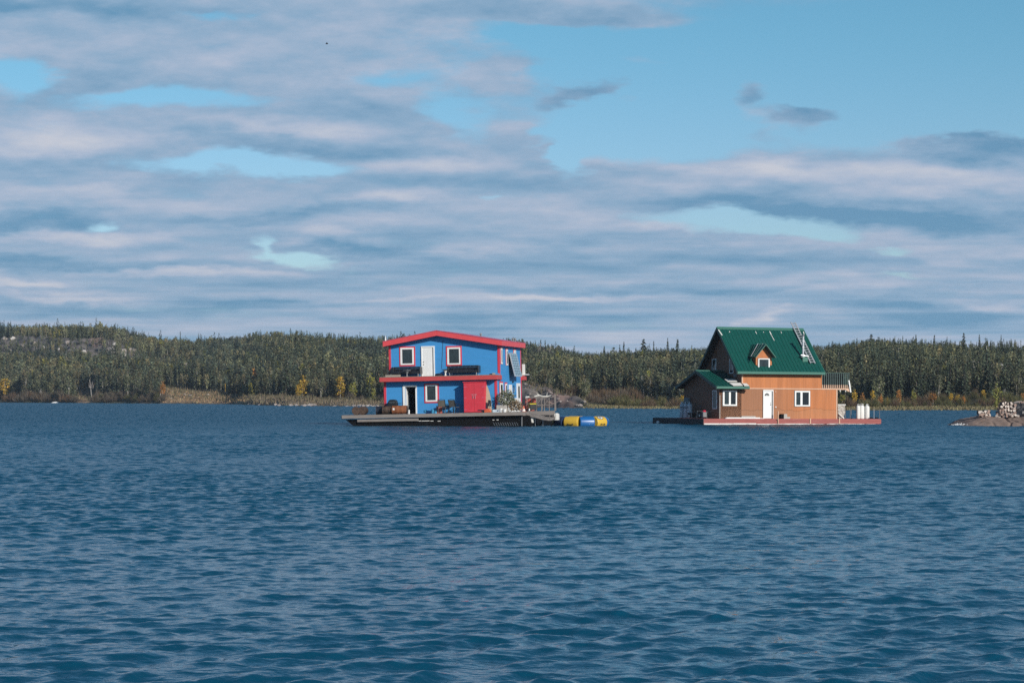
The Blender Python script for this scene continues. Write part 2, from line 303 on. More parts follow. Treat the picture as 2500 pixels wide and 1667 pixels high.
class Fr:      # a building's own frame, with helpers that say where a seen point lies on one of its planes
    def __init__(s, px, Y, z, rz, tilt):
        s.m = frame_at(px, Y, z, rz, tilt); s.i = s.m.inverted(); s.o = s.i @ Vector((0, 0, HCAM))
    def ray(s, px, py): return (s.i.to_3x3() @ Vector(((px-1250)/FP, 1, (HZ-py)/FP)))
    def hit(s, px, py, pt, n):
        d = s.ray(px, py); n = Vector(n); t = (Vector(pt)-s.o).dot(n)/d.dot(n); return s.o+d*t
    def y(s, px, py, y): p = s.hit(px, py, (0, y, 0), (0, 1, 0)); return p.x, p.z
    def x(s, px, py, x): p = s.hit(px, py, (x, 0, 0), (1, 0, 0)); return p.y, p.z
    def z(s, px, py, z): p = s.hit(px, py, (0, 0, z), (0, 0, 1)); return p.x, p.y
    def ry(s, x0, y0, x1, y1, y):          # rectangle on plane y -> x0, x1, zlow, zhigh
        a = s.y(x0, (y0+y1)/2, y)[0]; b = s.y(x1, (y0+y1)/2, y)[0]; c = s.y((x0+x1)/2, y1, y)[1]; d = s.y((x0+x1)/2, y0, y)[1]; return a, b, c, d
    def rx(s, x0, y0, x1, y1, x):
        a = s.x(x0, (y0+y1)/2, x)[0]; b = s.x(x1, (y0+y1)/2, x)[0]; c = s.x((x0+x1)/2, y1, x)[1]; d = s.x((x0+x1)/2, y0, x)[1]; return a, b, c, d
def ring(mb, x0, x1, z0, z1, w, y0, y1, side=False):     # a rectangular frame of width w
    B = (lambda a, b, c, d: mb.box(y0, y1, a, b, c, d)) if side else (lambda a, b, c, d: mb.box(a, b, y0, y1, c, d))
    B(x0, x1, z0, z0+w); B(x0, x1, z1-w, z1); B(x0, x0+w, z0+w, z1-w); B(x1-w, x1, z0+w, z1-w); return mb
def holed(mb, x0, x1, z0, z1, y0, y1, holes):            # wall with rectangular openings
    xs = sorted({x0, x1, *[h[0] for h in holes], *[h[1] for h in holes]}); zs = sorted({z0, z1, *[h[2] for h in holes], *[h[3] for h in holes]})
    for i in range(len(xs)-1):
        for j in range(len(zs)-1):
            cx, cz = (xs[i]+xs[i+1])/2, (zs[j]+zs[j+1])/2
            if not any(h[0] < cx < h[1] and h[2] < cz < h[3] for h in holes): mb.box(xs[i], xs[i+1], y0, y1, zs[j], zs[j+1])
    return mb
# ================================================================== BLUE HOUSEBOAT
B = Fr(1213.5, 155.0, 0.99, -12.0, -1.15)
def c1(x, y): return 820+x/3.36, 780+y/3.36
def r1(x0, y0, x1, y1, yl): return B.ry(*c1(x0, y0), *c1(x1, y1), yl)
def s1(x0, y0, x1, y1, xl=0.0): return B.rx(*c1(x0, y0), *c1(x1, y1), xl)
hb = thing('blue_houseboat', 'two storey bright blue houseboat with red trim, low red roof and dark float', 'houseboat', B.m)
WL = B.y(*c1(400, 690), 0)[0]; UL = B.y(*c1(440, 400), 1.15)[0]; DEP = 8.6
UY = 1.15
fz0 = B.y(*c1(900, 497), -.6)[1]; fz1 = B.y(*c1(900, 460), -.6)[1]      # balcony band
ez = B.y(*c1(1335, 212), .65)[1]                                         # eave underside, right
FLR = fz1
# --- float
dfx0 = B.y(835, 1014, -1.6)[0]; dfx1 = B.y(1276, 1008, -1.6)[0]
mb = MB()
n = 0; x = dfx0
while x < dfx1-.01:          # planks run front to back
    x2 = min(x+.19, dfx1); mb.box(x, x2-.012, -1.6+.02*random.random(), 10.2, -.05-.006*random.random(), 0.0); x = x2
mb.build('deck', MT['deck'], hb)
mb = MB(); mb.box(dfx0, dfx1, -1.66, -1.605, -.24, -.02); mb.box(dfx1, dfx1+.05, -1.6, 10.2, -.27, -.02); mb.box(dfx0-.05, dfx0, -1.6, 10.2, -.27, -.02)
mb.box(dfx0+1.1, dfx0+5.6, -1.52, -1.44, -.50, -.30)
mb.build('edge_board', MT['beam'], hb)
hx0 = B.y(*c1(190, 860), -1.35)[0]; hx1 = B.y(*c1(1585, 850), -1.35)[0]
mb = MB(); mb.prism([(hx0-1.0, -.32), (hx1, -.275), (hx1+.15, -1.25), (hx0+.2, -1.25)], 'y', -1.35, 9.8); mb.build('hull', MT['hull'], hb)
for a, b_, z in ((655, 675, 831), (680, 700, 830), (704, 768, 830), (775, 800, 831), (835, 858, 832), (1285, 1300, 823), (1318, 1335, 822)):
    q = r1(a, z-2.4, b_, z+2.4, -1.37); MB().box(q[0], q[1], -1.38, -1.345, q[2], q[3]).build('foam_block', MT['pale'], hb)
mb = MB(); q = B.y(*c1(1290, 860), -1.4)
for i in range(11):
    for j in range(2):
        cx, cz = B.y(*c1(1290+i*19+6*j, 843+j*14), -1.37); mb.bar((cx, -1.375, cz), (cx+.10, -1.375, cz-.11), .03, .02)
mb.build('hull_bolt_strip', MT['steel'], hb)
mb = MB(); mb.tube([B.m.inverted() @ Vector(((1274-1250)/FP*153.4, 153.2, z)) for z in (1.15, -.15)], .035); mb.build('mooring_post', MT['grey'], hb)
# --- walls
dr = r1(572, 550, 655, 773, 0)
mb = MB(); holed(mb, WL, 0, 0, fz0, 0, .12, [(dr[0], dr[1], 0, dr[3])])
mb.box(WL, WL+.12, .12, DEP, 0, fz0); mb.box(-.12, 0, .12, DEP, 0, fz1+.1); mb.box(WL+.12, -.12, DEP-.12, DEP, 0, fz1)
mb.build('lower_wall', MT['blue'], hb)
apx, apz = B.y(*c1(825, 130), .62); pl = (apz-ez)/(0.3-apx+.0); # slope to the right end
zl = apz-(apx-(UL-.3))*pl
rz_ = lambda x: apz-abs(x-apx)*pl
mb = MB(); mb.prism([(UL, FLR-.3), (0, FLR-.3), (0, rz_(0)+.02), (apx, apz+.02), (UL, rz_(UL)+.02)], 'y', UY, UY+.12)
mb.prism([(UL, FLR-.3), (0, FLR-.3), (0, rz_(0)+.02), (apx, apz+.02), (UL, rz_(UL)+.02)], 'y', DEP-.1, DEP)
mb.box(-.12, 0, UY+.12, DEP-.1, fz1+.1, rz_(0)); mb.box(UL, UL+.12, UY+.12, DEP-.1, FLR-.3, rz_(UL))
mb.build('upper_wall', MT['blue'], hb)
# faint board seams and the painted-over cable
mb = MB()
for zc in (.62, 1.24, 1.86): (mb.box(WL+.15, -.03, -.004, .002, zc, zc+.012) if zc > dr[3] else mb.box(WL+.15, dr[0]-.2, -.004, .002, zc, zc+.012).box(dr[1]+.2, -.03, -.004, .002, zc, zc+.012))
for zc in (.62, 1.24): mb.box(UL+.15, -.05, UY-.004, UY+.002, FLR+zc, FLR+zc+.010)
mb.build('siding_seam', MT['ltblue'], hb)
mb = MB(); a = B.y(*c1(878, 172), UY-.02); b_ = B.y(*c1(874, 280), UY-.02); c_ = B.y(*c1(868, 400), UY-.02)
mb.tube([(a[0], UY-.02, a[1]), (b_[0], UY-.02, b_[1]), (c_[0], UY-.02, c_[1])], .012, 5); mb.build('wall_cable', MT['drumb'], hb)
# --- corner boards
mb = MB(); mb.box(WL-.03, WL+.13, -.035, .0, 0.02, fz0); mb.build('corner_board', MT['red'], hb)
mb = MB(); mb.box(-.13, .03, -.035, .0, 0.04, fz0); mb.box(.0, .03, 0, .12, 0.04, fz0); mb.build('corner_board', MT['red'], hb)
mb = MB(); mb.box(UL-.03, UL+.12, UY-.035, UY, FLR, rz_(UL)); mb.build('corner_board', MT['red'], hb)
mb = MB(); mb.box(-.13, .03, UY-.035, UY, FLR, rz_(0)); mb.box(.0, .03, UY, UY+.12, FLR-.5, rz_(0)); mb.build('corner_board', MT['red'], hb)
mb = MB(); mb.box(0, .03, DEP-.14, DEP+.03, 0, rz_(0)); mb.build('corner_board', MT['red'], hb)
for (x_, y_, z0_, z1_) in ((WL+.135, -.036, .02, fz0), (.032, -.036, .04, fz0), (UL+.125, UY-.036, FLR, rz_(UL)-.05), (.032, UY-.036, FLR, rz_(0)-.05)):
    MB().box(x_-.012, x_+.014, y_-.004, y_+.03, z0_, z1_).build('faded_edge', MT['pink'], hb)
# --- roof
T = .36
def roof_poly(x0, x1, t0, t1): return [(x0, rz_(x0)+t0), (apx, apz+t0), (x1, rz_(x1)+t0), (x1, rz_(x1)+t1), (apx, apz+t1), (x0, rz_(x0)+t1)]
rf = MB().prism(roof_poly(UL-.26, .26, 0.0, T-.04), 'y', UY-.50, DEP+.3).build('roof', MT['roofred'], hb)
MB().prism(roof_poly(UL-.32, .32, -.02, T-.02), 'y', UY-.55, UY-.503).build('fascia', MT['roofred'], rf)
MB().box(.265, .32, UY-.50, DEP+.32, rz_(.3)-.02, rz_(.3)+T-.02).build('fascia', MT['roofred'], rf)
MB().prism(roof_poly(UL-.34, .34, T-.016, T+.014), 'y', UY-.58, DEP+.34).build('roof_edge_flashing', MT['pink'], rf)
for i, (px, py, yy_) in enumerate(((1174, 823, 4.5), (1252, 832, 5), (1258, 834, 6))):
    q = B.y(px, py, yy_); zb = rz_(q[0])+T+.01
    MB().tube([(q[0], yy_, zb-.02), (q[0], yy_, zb+.16)], .05).lathe([(.10, zb+.14), (.07, zb+.24), (.02, zb+.26)], (q[0], yy_, 0), 10).build('roof_vent', MT['grey'], rf)
q = B.y(941.5, 840, UY-.4); MB().lathe([(.07, 0), (.05, .12), (.012, .38)], (q[0], UY-.4, rz_(q[0])+T), 8).build('finial', MT['white'], rf)
# --- balcony
bal = MB().box(WL-.12, .10, -.55, UY, fz0, fz1-.03).build('balcony', MT['beam'], hb)
MB().box(WL-.18, .16, -.62, -.553, fz0-.02, fz1-.04).build('balcony_fascia', MT['fascia'], bal)
MB().box(.103, .165, -.55, UY-.04, fz0-.02, fz1-.04).build('balcony_fascia', MT['fascia'], bal)
mb = MB(); x = WL-.14
while x < .1: mb.box(x, min(x+.185, .12), -.64, UY-.01, fz1-.028, fz1); x += .195
mb.build('balcony_floor', MT['wood'], bal)
rb = MB().box(-.6, .22, DEP+.01, DEP+1.0, fz0, fz1).build('rear_balcony', MT['fascia'], hb)
MB().box(-.5, .26, DEP+.03, DEP+1.1, fz1, fz1+.05).build('rear_balcony_floor', MT['wood'], rb)
# --- windows
def window(x, w0, w1, w2, yl, side=False):
    if side: a, b_, c_, d_ = s1(*w1); 
    else: a, b_, c_, d_ = r1(*w1, yl)
    if side:
        w = MB().box(0, .05, a, b_, c_, d_).build('window', MT['white'], hb)
        t = .05; MB().box(0.01, .03, a-.09, b_+.09, d_, d_+.10).box(.01, .03, a-.09, a, c_-.02, d_).box(.01, .03, b_, b_+.09, c_-.02, d_).build('trim', MT['red'], w)
        MB().box(.045, .056, a+.16*(b_-a)+.06, b_-.16*(b_-a)-.06, c_+.12, d_-.12).build('pane', MT['glass'], w)
        return w
    pa, pb, pc, pd = r1(*w2, yl); ta, tb, tc_, td = r1(*w0, yl)
    mb = MB(); fw = .12
    mb.box(a, b_, yl-.06, yl, c_, pc); mb.box(a, b_, yl-.06, yl, pd, d_); mb.box(a, pa, yl-.06, yl, pc, pd); mb.box(pb, b_, yl-.06, yl, pc, pd)
    w = mb.build('window', MT['white'], hb, bevel=.006)
    mb = MB(); mb.box(ta, tb, yl-.035, yl, tc_, c_); mb.box(ta, tb, yl-.035, yl, d_, td); mb.box(ta, a, yl-.035, yl, c_, d_); mb.box(b_, tb, yl-.035, yl, c_, d_); mb.build('trim', MT['red'], w)
    MB().box(ta-.016, tb+.016, yl-.02, yl-.001, tc_-.016, tc_-.001).box(ta-.016, ta-.001, yl-.02, yl-.001, tc_, td).box(tb+.001, tb+.018, yl-.02, yl-.001, tc_, td).box(ta-.016, tb+.016, yl-.02, yl-.001, td+.001, td+.018).build('faded_edge', MT['pink'], w)
    MB().box(pa, pb, yl-.02, yl-.004, pc, pd).build('pane', MT['glass'], w)
    MB().box(pa+.06, pb-.06, yl-.026, yl-.021, pc+.08, pd-.08).build('insect_screen', MT['glassg'], w)
    return w
window(0, (522, 222, 650, 382), (531, 231, 641, 372), (545, 245, 627, 360), UY)
window(0, (905, 218, 1032, 380), (915, 228, 1022, 370), (929, 241, 1011, 358), UY)
window(0, (727, 525, 845, 683), (736, 534, 834, 673), (749, 546, 819, 661), 0)
for w1 in ((1350, 236, 1363, 364), (1394, 246, 1408, 375), (1456, 252, 1473, 282)): window(0, None, w1, None, 0, True)
for w1 in ((1343, 520, 1368, 655), (1387, 526, 1402, 640)): window(0, None, w1, None, 0, True)
a, b_, c_, d_ = s1(1419, 534, 1440, 650); sdoor = MB().box(0, .06, a, b_, 0.05, d_).build('side_door', MT['white'], hb); MB().ball((.09, a+.12, 1.0), .035, 6).build('handle', MT['brass'], sdoor)
a, b_, c_, d_ = s1(1483, 522, 1510, 745); w = MB().box(0, .06, a, b_, 0.05, d_).build('rear_side_door', MT['white'], hb); MB().box(.055, .066, a+.35, b_-.35, 1.0, d_-.22).build('pane', MT['glass'], w)
a, b_, c_, d_ = s1(1455, 540, 1459, 600); MB().tube([(.05, a, d_), (.05, a+.1, (c_+d_)/2), (.05, a-.05, c_)], .035, 6).ball((.07, a-.35, d_+.25), .07, 6).build('hose', MT['blk'], hb)
a, b_, c_, d_ = s1(1342, 489, 1362, 492); MB().box(0, .04, a, b_, c_, c_+.03).build('ledge', MT['drumb'], hb)
# --- doors
a, b_, c_, d_ = r1(703, 218, 812, 457, UY); c_ = FLR
la, lb, lc, ld = r1(711, 228, 793, 457, UY)
mb = MB(); mb.box(a, b_, UY-.08, UY, ld, d_); mb.box(a, la, UY-.08, UY, c_, ld); mb.box(b_-.09, b_, UY-.08, UY, c_, ld); ud = mb.build('upper_door', MT['white'], hb, bevel=.005)
mb = MB(); mb.box(la, lb, UY-.045, UY, c_, ld-.02)
for i in range(6): mb.box(la+.08+i*(lb-la-.16)/6+.02, la+.08+(i+1)*(lb-la-.16)/6-.02, UY-.052, UY-.044, c_+.1, ld-.12)
mb.build('door_leaf', MT['white'], ud); MB().box(lb, b_-.09, UY-.03, UY, c_, ld).build('door_jamb', MT['grey'], ud)  # grey of the jamb strip stands for shade in the door recess
for zc in (355, 347+29): q = B.y(*c1(720, zc-8), UY-.06); MB().ball((q[0], UY-.075, q[1]), .035, 6).build('handle', MT['brass'], ud)
a, b_, c_, d_ = r1(552, 538, 666, 773, 0)
mb = MB(); mb.box(a, b_, -.07, .0, dr[3], d_); mb.box(a, dr[0], -.07, .0, 0, dr[3]); mb.box(dr[1], b_, -.07, 0, 0, dr[3]); ld_ = mb.build('lower_door', MT['white'], hb, bevel=.005)
mb = MB().box(dr[0]-.02, dr[0]+.03, .13, .95, 0.02, dr[3]-.03); mb.build('door_leaf', MT['white'], ld_)
q = B.y(*c1(655, 552), -.15); MB().ball((q[0], -.17, q[1]), .075, 8).tube([(q[0], -.16, q[1]+.02), (q[0], -.06, q[1]+.1)], .03, 6).build('wall_lamp', MT['grey'], hb)
q = B.y(*c1(736, 748), -.05); MB().box(q[0]-.07, q[0]+.07, -.08, .0, q[1]-.09, q[1]+.08).build('outlet_box', MT['ltblue'], hb)
# --- pipe at the left end of the balcony
a = B.y(*c1(411, 236), .1); b_ = B.y(*c1(426, 440), .1)
MB().tube([(a[0], .1, a[1]), (a[0]+.03, .1, a[1]-.6), (b_[0], .1, FLR)], .045).build('downpipe', MT['blk'], hb)
a, b_, c_, d_ = B.rx(1272, 889, 1275.5, 917, .0)
MB().box(.05, .18, DEP+.25, DEP+.75, fz1+.05, d_).build('rear_door', MT['pale'], hb); MB().box(.0, .4, DEP+.2, DEP+1.2, fz1+.06, fz1+.12).build('rear_step', MT['white'], hb)
# ------------------------------------------------------------------ things on the balcony
def sofa(label, x0, x1, y0, zf, curved):
    t = thing('sofa', label, 'sofa', B.m, ((x0+x1)/2, y0, zf), 0, 'black tufted sofas on the balcony'); w = (x1-x0)/2
    mb = MB(); n = 7
    for i in range(n):
        for j in range(3):
            xa = -w+.08+i*(2*w-.16)/n; xb = -w+.08+(i+1)*(2*w-.16)/n; za = .34+j*.13
            mb.box(xa+.008, xb-.008, .30+.02*j, .48+.02*j, za+.006, za+.124)
    mb.build('backrest', MT['black'], t, bevel=.02)
    mb = MB()
    for i in range(3): mb.box(-w+.08+i*(2*w-.16)/3+.008, -w+.08+(i+1)*(2*w-.16)/3-.008, -.22, .30, .20, .38)
    mb.build('seat', MT['black'], t, bevel=.03)
    for s_ in (-1, 1):
        if curved and s_ < 0: MB().prism([(-w-.02, .12), (-w+.32, .12), (-w+.32, .72), (-w+.10, .66), (-w-.0, .45)], 'y', -.1, .48).build('armrest', MT['black'], t, bevel=.03)
        else: MB().box(s_*w-.06, s_*w+.06, -.22, .46, .16, .70).build('armrest', MT['black'], t, bevel=.03)
    for sx in (-1, 1):
        for sy in (-.18, .42): MB().tube([(sx*(w-.12), sy, 0), (sx*(w-.12), sy, .2)], .02, 6).build('leg', MT['steel'], t)
    return t
a, b_, c_, d_ = r1(440, 367, 690, 450, .35); sofa('black tufted leather sofa with a curved end, left of the white balcony door', a, b_, .42, FLR, True)
a, b_, c_, d_ = r1(922, 360, 1168, 445, .35); sofa('black tufted leather sofa under the upper window right of the white balcony door', a, b_, .42, FLR, False)
def side_table(label, x, y, top, ped):
    t = thing('side_table', label, 'table', B.m, (x, y, FLR), 0, 'small round tables in front of the sofas')
    MB().lathe([(.28, .42), (.29, .44), (.28, .46)], n=20).build('tabletop', MT[top], t); MB().lathe([(.13, .0), (.05, .05), (.045, .2), (.12, .34), (.14, .42)], n=14).build('pedestal', MT[ped], t)
x_ = B.y(*c1(583, 420), -.1)[0]; side_table('low grey round table with a white pedestal in front of the curved sofa', x_, -.12, 'steel', 'grey')
x_ = B.y(*c1(893, 420), -.1)[0]; side_table('low dark round table on a pale pedestal beside the sofa right of the door', x_, .1, 'blk', 'pale')
x_ = B.y(*c1(842, 445), .2)[0]; t = thing('pet_bed', 'dark navy cushion lying between the balcony door and a small table', 'pet bed', B.m, (x_, .35, FLR)); MB().lathe([(.0, 0), (.27, .0), (.32, .07), (.26, .16), (.1, .19), (0, .19)], n=18).build('cushion', MT['drumb'], t, smooth=True)
a, b_, c_, d_ = r1(408, 443, 526, 459, -.4); t = thing('storage_bench', 'low weathered grey wooden box at the left end of the balcony', 'box', B.m, (a, -.5, FLR)); MB().box(0, b_-a, 0, .28, 0, .13).build('box', MT['wood'], t, bevel=.01); MB().box(-.02, b_-a+.02, -.02, .30, .131, .155).build('lid', MT['wood'], t, bevel=.008)
x_ = B.y(*c1(1296, 432), -.3)[0]; t = thing('small_crate', 'small weathered crate at the right end of the balcony', 'crate', B.m, (x_, -.35, FLR)); MB().box(-.09, .09, -.1, .1, 0, .12).build('body', MT['wood'], t); MB().box(-.30, -.12, -.05, .1, 0, .08).build('tray', MT['drumb'], t)
# solar panel on the side wall
pts = []
for (x_, y_, xl) in ((1242.9, 862.3, .10), (1259.4, 862.8, .10), (1268.3, 918.6, .48), (1253.6, 918.1, .48)):
    yq, zq = B.x(x_, y_, xl); pts.append(Vector((xl, yq, zq)))
pts[3].y = pts[0].y; pts[2].y = pts[1].y; pts[1].z = pts[0].z; pts[2].z = pts[3].z
sp = thing('solar_panel', 'tall solar panel tilted out from the right side wall of the blue houseboat', 'solar panel', B.m, pts[3][:], 0)
lp = [p-pts[3] for p in pts]; MB().sheet([lp[3], lp[2], lp[1], lp[0]], .04).build('panel_back', MT['blk'], sp)
ux = (lp[2]-lp[3]); uz = (lp[0]-lp[3]); nn = ux.cross(uz).normalized(); 
if nn.x < 0: nn = -nn
mb = MB(); nc, nr = 4, 9; f0 = nn*.045
for i in range(nc):
    for j in range(nr):
        a0, a1 = (i+.08)/nc, (i+.92)/nc; b0, b1 = (j+.07)/nr, (j+.93)/nr
        mb.sheet([f0+ux*a0+uz*b0, f0+ux*a1+uz*b0, f0+ux*a1+uz*b1, f0+ux*a0+uz*b1], .006)
mb.build('solar_cells', MT['cells'], sp)
mb = MB(); e_ = .05
for p, q_ in ((lp[3], lp[2]), (lp[2], lp[1]), (lp[1], lp[0]), (lp[0], lp[3])): mb.bar(p+f0*.7, q_+f0*.7, e_, .07, up=nn)
mb.build('frame', MT['alu'], sp)
for yq in (lp[3].y+.3, lp[2].y-.3): MB().bar((-.46, yq, .35), (-.02, yq, .12), .04).build('bracket', MT['blk'], sp)
# ------------------------------------------------------------------ red storage cabinet
a, b_, c_, d_ = r1(1047, 514, 1222, 770, -.78); t = thing('storage_cabinet', 'tall bright red double door storage cabinet against the lower blue wall', 'cabinet', B.m, (a, -.78, 0)); w = b_-a
MB().box(0, w, .03, .76, 0.02, d_).build('body', MT['red'], t, bevel=.008); MB().box(-.04, w+.04, -.03, .77, d_, d_+.05).build('top', MT['red'], t, bevel=.008)
for i, (x0, x1) in enumerate(((.03, w/2-.006), (w/2+.006, w-.03))):
    dd = MB().box(x0, x1, 0, .028, .06, d_-.08).build('door', MT['red'], t, bevel=.005)
    hx = x1-.07 if i == 0 else x0+.07; MB().bar((hx, -.03, 1.0), (hx, -.03, 1.2), .025).build('handle', MT['alu'], dd)
    for zc in (.22, 1.05, d_-.35):
        MB().box(*((x0, x0+.2) if i == 0 else (x1-.2, x1)), -.008, -.001, zc, zc+.035).build('hinge', MT['pink'], dd)
    MB().box(x0+.02 if i else x1-.18, x0+.18 if i else x1-.02, -.012, -.001, 1.27, 1.30).build('latch', MT['alu'], dd)
# ------------------------------------------------------------------ barrels
def barrel(label, loc, rz, m, L=.88, r=.29):
    t = thing('barrel', label, 'barrel', B.m, loc, rz, 'steel barrels lying on the deck')
    pr = [(r*.93, -L/2+.015), (r*.93, -L/2+.004), (r, -L/2), (r, -L/2+.03)]
    for zc in (-L/6, L/6): pr += [(r, zc-.035), (r*1.04, zc), (r, zc+.035)]
    pr += [(r, L/2-.03), (r, L/2), (r*.93, L/2-.004), (r*.93, L/2-.015)]
    MB().lathe(pr, (0, 0, r*1.03), 24, 'x').build('drum', MT[m], t, smooth=True)
    for s_ in (-1, 1): MB().lathe([(r*1.02, s_*L/2-.012), (r*1.02, s_*L/2+.008)], (0, 0, r*1.03), 24, 'x').build('rim', MT['rust2'], t)
    MB().lathe([(.035, -L/2-.012), (.035, -L/2+.02)], (0, -.14, r*1.35), 8, 'x').build('bung', MT['steel'], t)
    return t
def bx(cx, yl): return B.y(*c1(cx, 750), yl)[0]
barrel('black rusty barrel lying end-on, farthest out at the left end of the deck', (bx(170, -.6), -.6, 0), R(99), 'drumb')
barrel('brown black barrel lying end-on beside the outermost barrel at the deck end', (bx(228, -.2), -.35, 0), R(94), 'rust2')
barrel('navy black barrel lying at the left end of the row of three by the wall', (bx(378, -.6), -.5, 0), R(12), 'drumb')
barrel('patchy brown and black barrel in the middle of the row of three', (bx(440, -.6), -.9, 0), R(8), 'rust2', .8)
t = barrel('orange rusty ribbed barrel with a white sticker nearest the open door', (bx(530, -.8), -.95, 0), R(4), 'rust', 1.08, .30)
MB().box(-.46, -.33, -.318, -.309, .30, .44).build('sticker', MT['white'], t)
# ------------------------------------------------------------------ grill
x_ = bx(482, .0); t = thing('barbecue_grill', 'dark round lidded barbecue grill with side shelf behind the barrels', 'grill', B.m, (x_, -.42, 0))
MB().prism([(-.33, .62), (.33, .62), (.33, .80), (.27, .98), (.15, 1.05), (-.15, 1.05), (-.27, .98), (-.33, .80)], 'y', -.22, .22).build('lid', MT['blk'], t, bevel=.02)
MB().box(-.9, -.34, -.2, .2, .74, .78).build('side_shelf', MT['drumb'], t); MB().box(.34, .62, -.2, .2, .74, .78).build('side_shelf', MT['drumb'], t)
MB().box(-.3, .3, -.2, .2, .1, .6).build('cabinet', MT['blk'], t, bevel=.01); MB().bar((-.2, -.27, .84), (.2, -.27, .84), .025).build('handle', MT['steel'], t)
for sx in (-.3, .3): MB().lathe([(.08, -.02), (.08, .02)], (sx, -.2, .08), 12, 'x').build('wheel', MT['blk'], t)
# small items
t = thing('post', 'short white post standing beside the rusty barrel row', 'post', B.m, (bx(601, -1.2), -1.25, 0)); MB().lathe([(.055, 0), (.055, .26), (.045, .29)], n=10).build('tube', MT['white'], t)
for cx, s_, lb in ((797, 1.0, 'light blue plastic bucket under the lower window'), (818, .85, 'smaller light blue bucket beside the sling chairs')):
    t = thing('bucket', lb, 'bucket', B.m, (bx(cx, -.5), -.5, 0), 0, 'light blue buckets by the wall'); MB().lathe([(.11*s_, 0), (.15*s_, .28*s_), (.16*s_, .285*s_), (.16*s_, .30*s_), (.14*s_, .30*s_), (.10*s_, .03)], n=16).build('pail', MT['ltblue'], t); MB().tube([(-.15*s_, 0, .28*s_), (-.1, -.08, .2*s_), (.1, -.08, .2*s_), (.15*s_, 0, .28*s_)], .008, 5).build('handle', MT['steel'], t)
def chair(label, loc, rz):
    t = thing('sling_chair', label, 'chair', B.m, loc, rz, 'metal framed sling chairs on the lower deck')
    MB().box(-.25, .25, -.24, .24, .40, .42).build('seat', MT['mesh'], t); MB().sheet([(-.25, .25, .46), (.25, .25, .46), (.25, .40, .92), (-.25, .40, .92)], .02).build('backrest', MT['mesh'], t)
    for s_ in (-1, 1):
        MB().tube([(s_*.28, -.26, 0), (s_*.28, -.24, .60), (s_*.28, -.18, .64), (s_*.28, .30, .64)], .018, 6).build('armrest', MT['blk'], t)
        MB().tube([(s_*.27, .36, 0), (s_*.27, .25, .45), (s_*.27, .41, .95)], .018, 6).build('back_leg', MT['blk'], t)
    MB().tube([(-.27, .41, .95), (0, .43, .98), (.27, .41, .95)], .018, 6).build('top_rail', MT['blk'], t)
chair('olive sling chair facing away, next to the light blue buckets', (bx(882, -.7), -.75, 0), R(175))
chair('grey framed sling chair in the cabinet shadow left of the red cabinet', (bx(972, -.7), -.65, 0), R(160))
t = thing('cooler', 'dark red cooler box wedged beside the olive sling chair', 'cooler', B.m, (bx(848, -.4), -.35, 0), .1); MB().box(-.2, .2, -.16, .16, 0, .46).build('body', MT['copper'], t, bevel=.02); MB().box(-.21, .21, -.17, .17, .465, .53).build('lid', MT['copper'], t, bevel=.015)
# folding table behind the chairs
t = thing('folding_table', 'low dark metal table between the two sling chairs', 'table', B.m, (bx(930, -.3), -.3, 0)); MB().box(-.4, .4, -.2, .2, .60, .63).build('tabletop', MT['blk'], t)
for sx in (-.36, .36):
    for sy in (-.16, .16): MB().tube([(sx, sy, 0), (sx, sy, .6)], .015, 5).build('leg', MT['blk'], t)
# leaning board
a = B.y(*c1(1228, 535), -.25); b_ = B.y(*c1(1248, 690), -.6); c_ = B.y(*c1(1262, 762), -.75)
t = thing('paddle_board', 'long tan board leaning upright against the right side of the red cabinet', 'board', B.m, (c_[0], -.6, 0))
dx_ = (a[0]-c_[0]); L = a[1]
pts = []
for z_, hw in ((0, .10), (.25, .15), (.9, .19), (1.4, .18), (1.8, .11), (2.0, .04)):
    f = z_/2.0; pts.append((dx_*f, f*.42, f*L, hw))
mb = MB(); n = len(pts); vs = []
for (x_, y_, z_, hw) in pts: vs += [(x_-hw, y_, z_), (x_+hw, y_, z_), (x_+hw, y_+.06, z_), (x_-hw, y_+.06, z_)]
fs = [(0, 1, 2, 3), tuple(4*(n-1)+k_ for k_ in (3, 2, 1, 0))]
for i in range(n-1):
    for j in range(4): fs.append((4*i+j, 4*i+(j+1) % 4, 4*i+4+(j+1) % 4, 4*i+4+j))
mb.add(vs, fs).build('board', MT['tan'], t)
x_ = bx(1256, -1)
t = thing('snow_shovel', 'black shovel standing blade up beside the leaning tan board', 'shovel', B.m, (x_, -.9, 0)); MB().tube([(.06, 0, .0), (-.02, .1, .62)], .018, 6).build('shaft', MT['drumb'], t); MB().sheet([(-.14, .1, .45), (.12, .1, .42), (.08, .2, .85), (-.1, .2, .88)], .03).build('blade', MT['blk'], t)
t = thing('duffel_bag', 'small orange bag on the deck at the foot of the leaning board', 'bag', B.m, (bx(1246, -1.2), -1.25, 0)); MB().prism([(-.24, 0), (.24, 0), (.26, .12), (.14, .26), (-.08, .28), (-.22, .14)], 'y', -.13, .13).build('body', MT['orange'], t, bevel=.03); MB().tube([(-.12, 0, .25), (-.03, 0, .33), (.08, 0, .26)], .012, 5).build('strap', MT['blk'], t)
t = thing('chainsaw', 'black tool lying on the deck against the orange bag', 'tool', B.m, (bx(1210, -1.2), -1.2, 0)); MB().prism([(-.22, .14), (-.02, .02), (.12, .02), (.12, .16), (-.05, .2)], 'y', -.07, .07).build('body', MT['blk'], t, bevel=.01); MB().box(-.42, -.12, -.012, .012, .12, .2).build('blade', MT['drumb'], t)
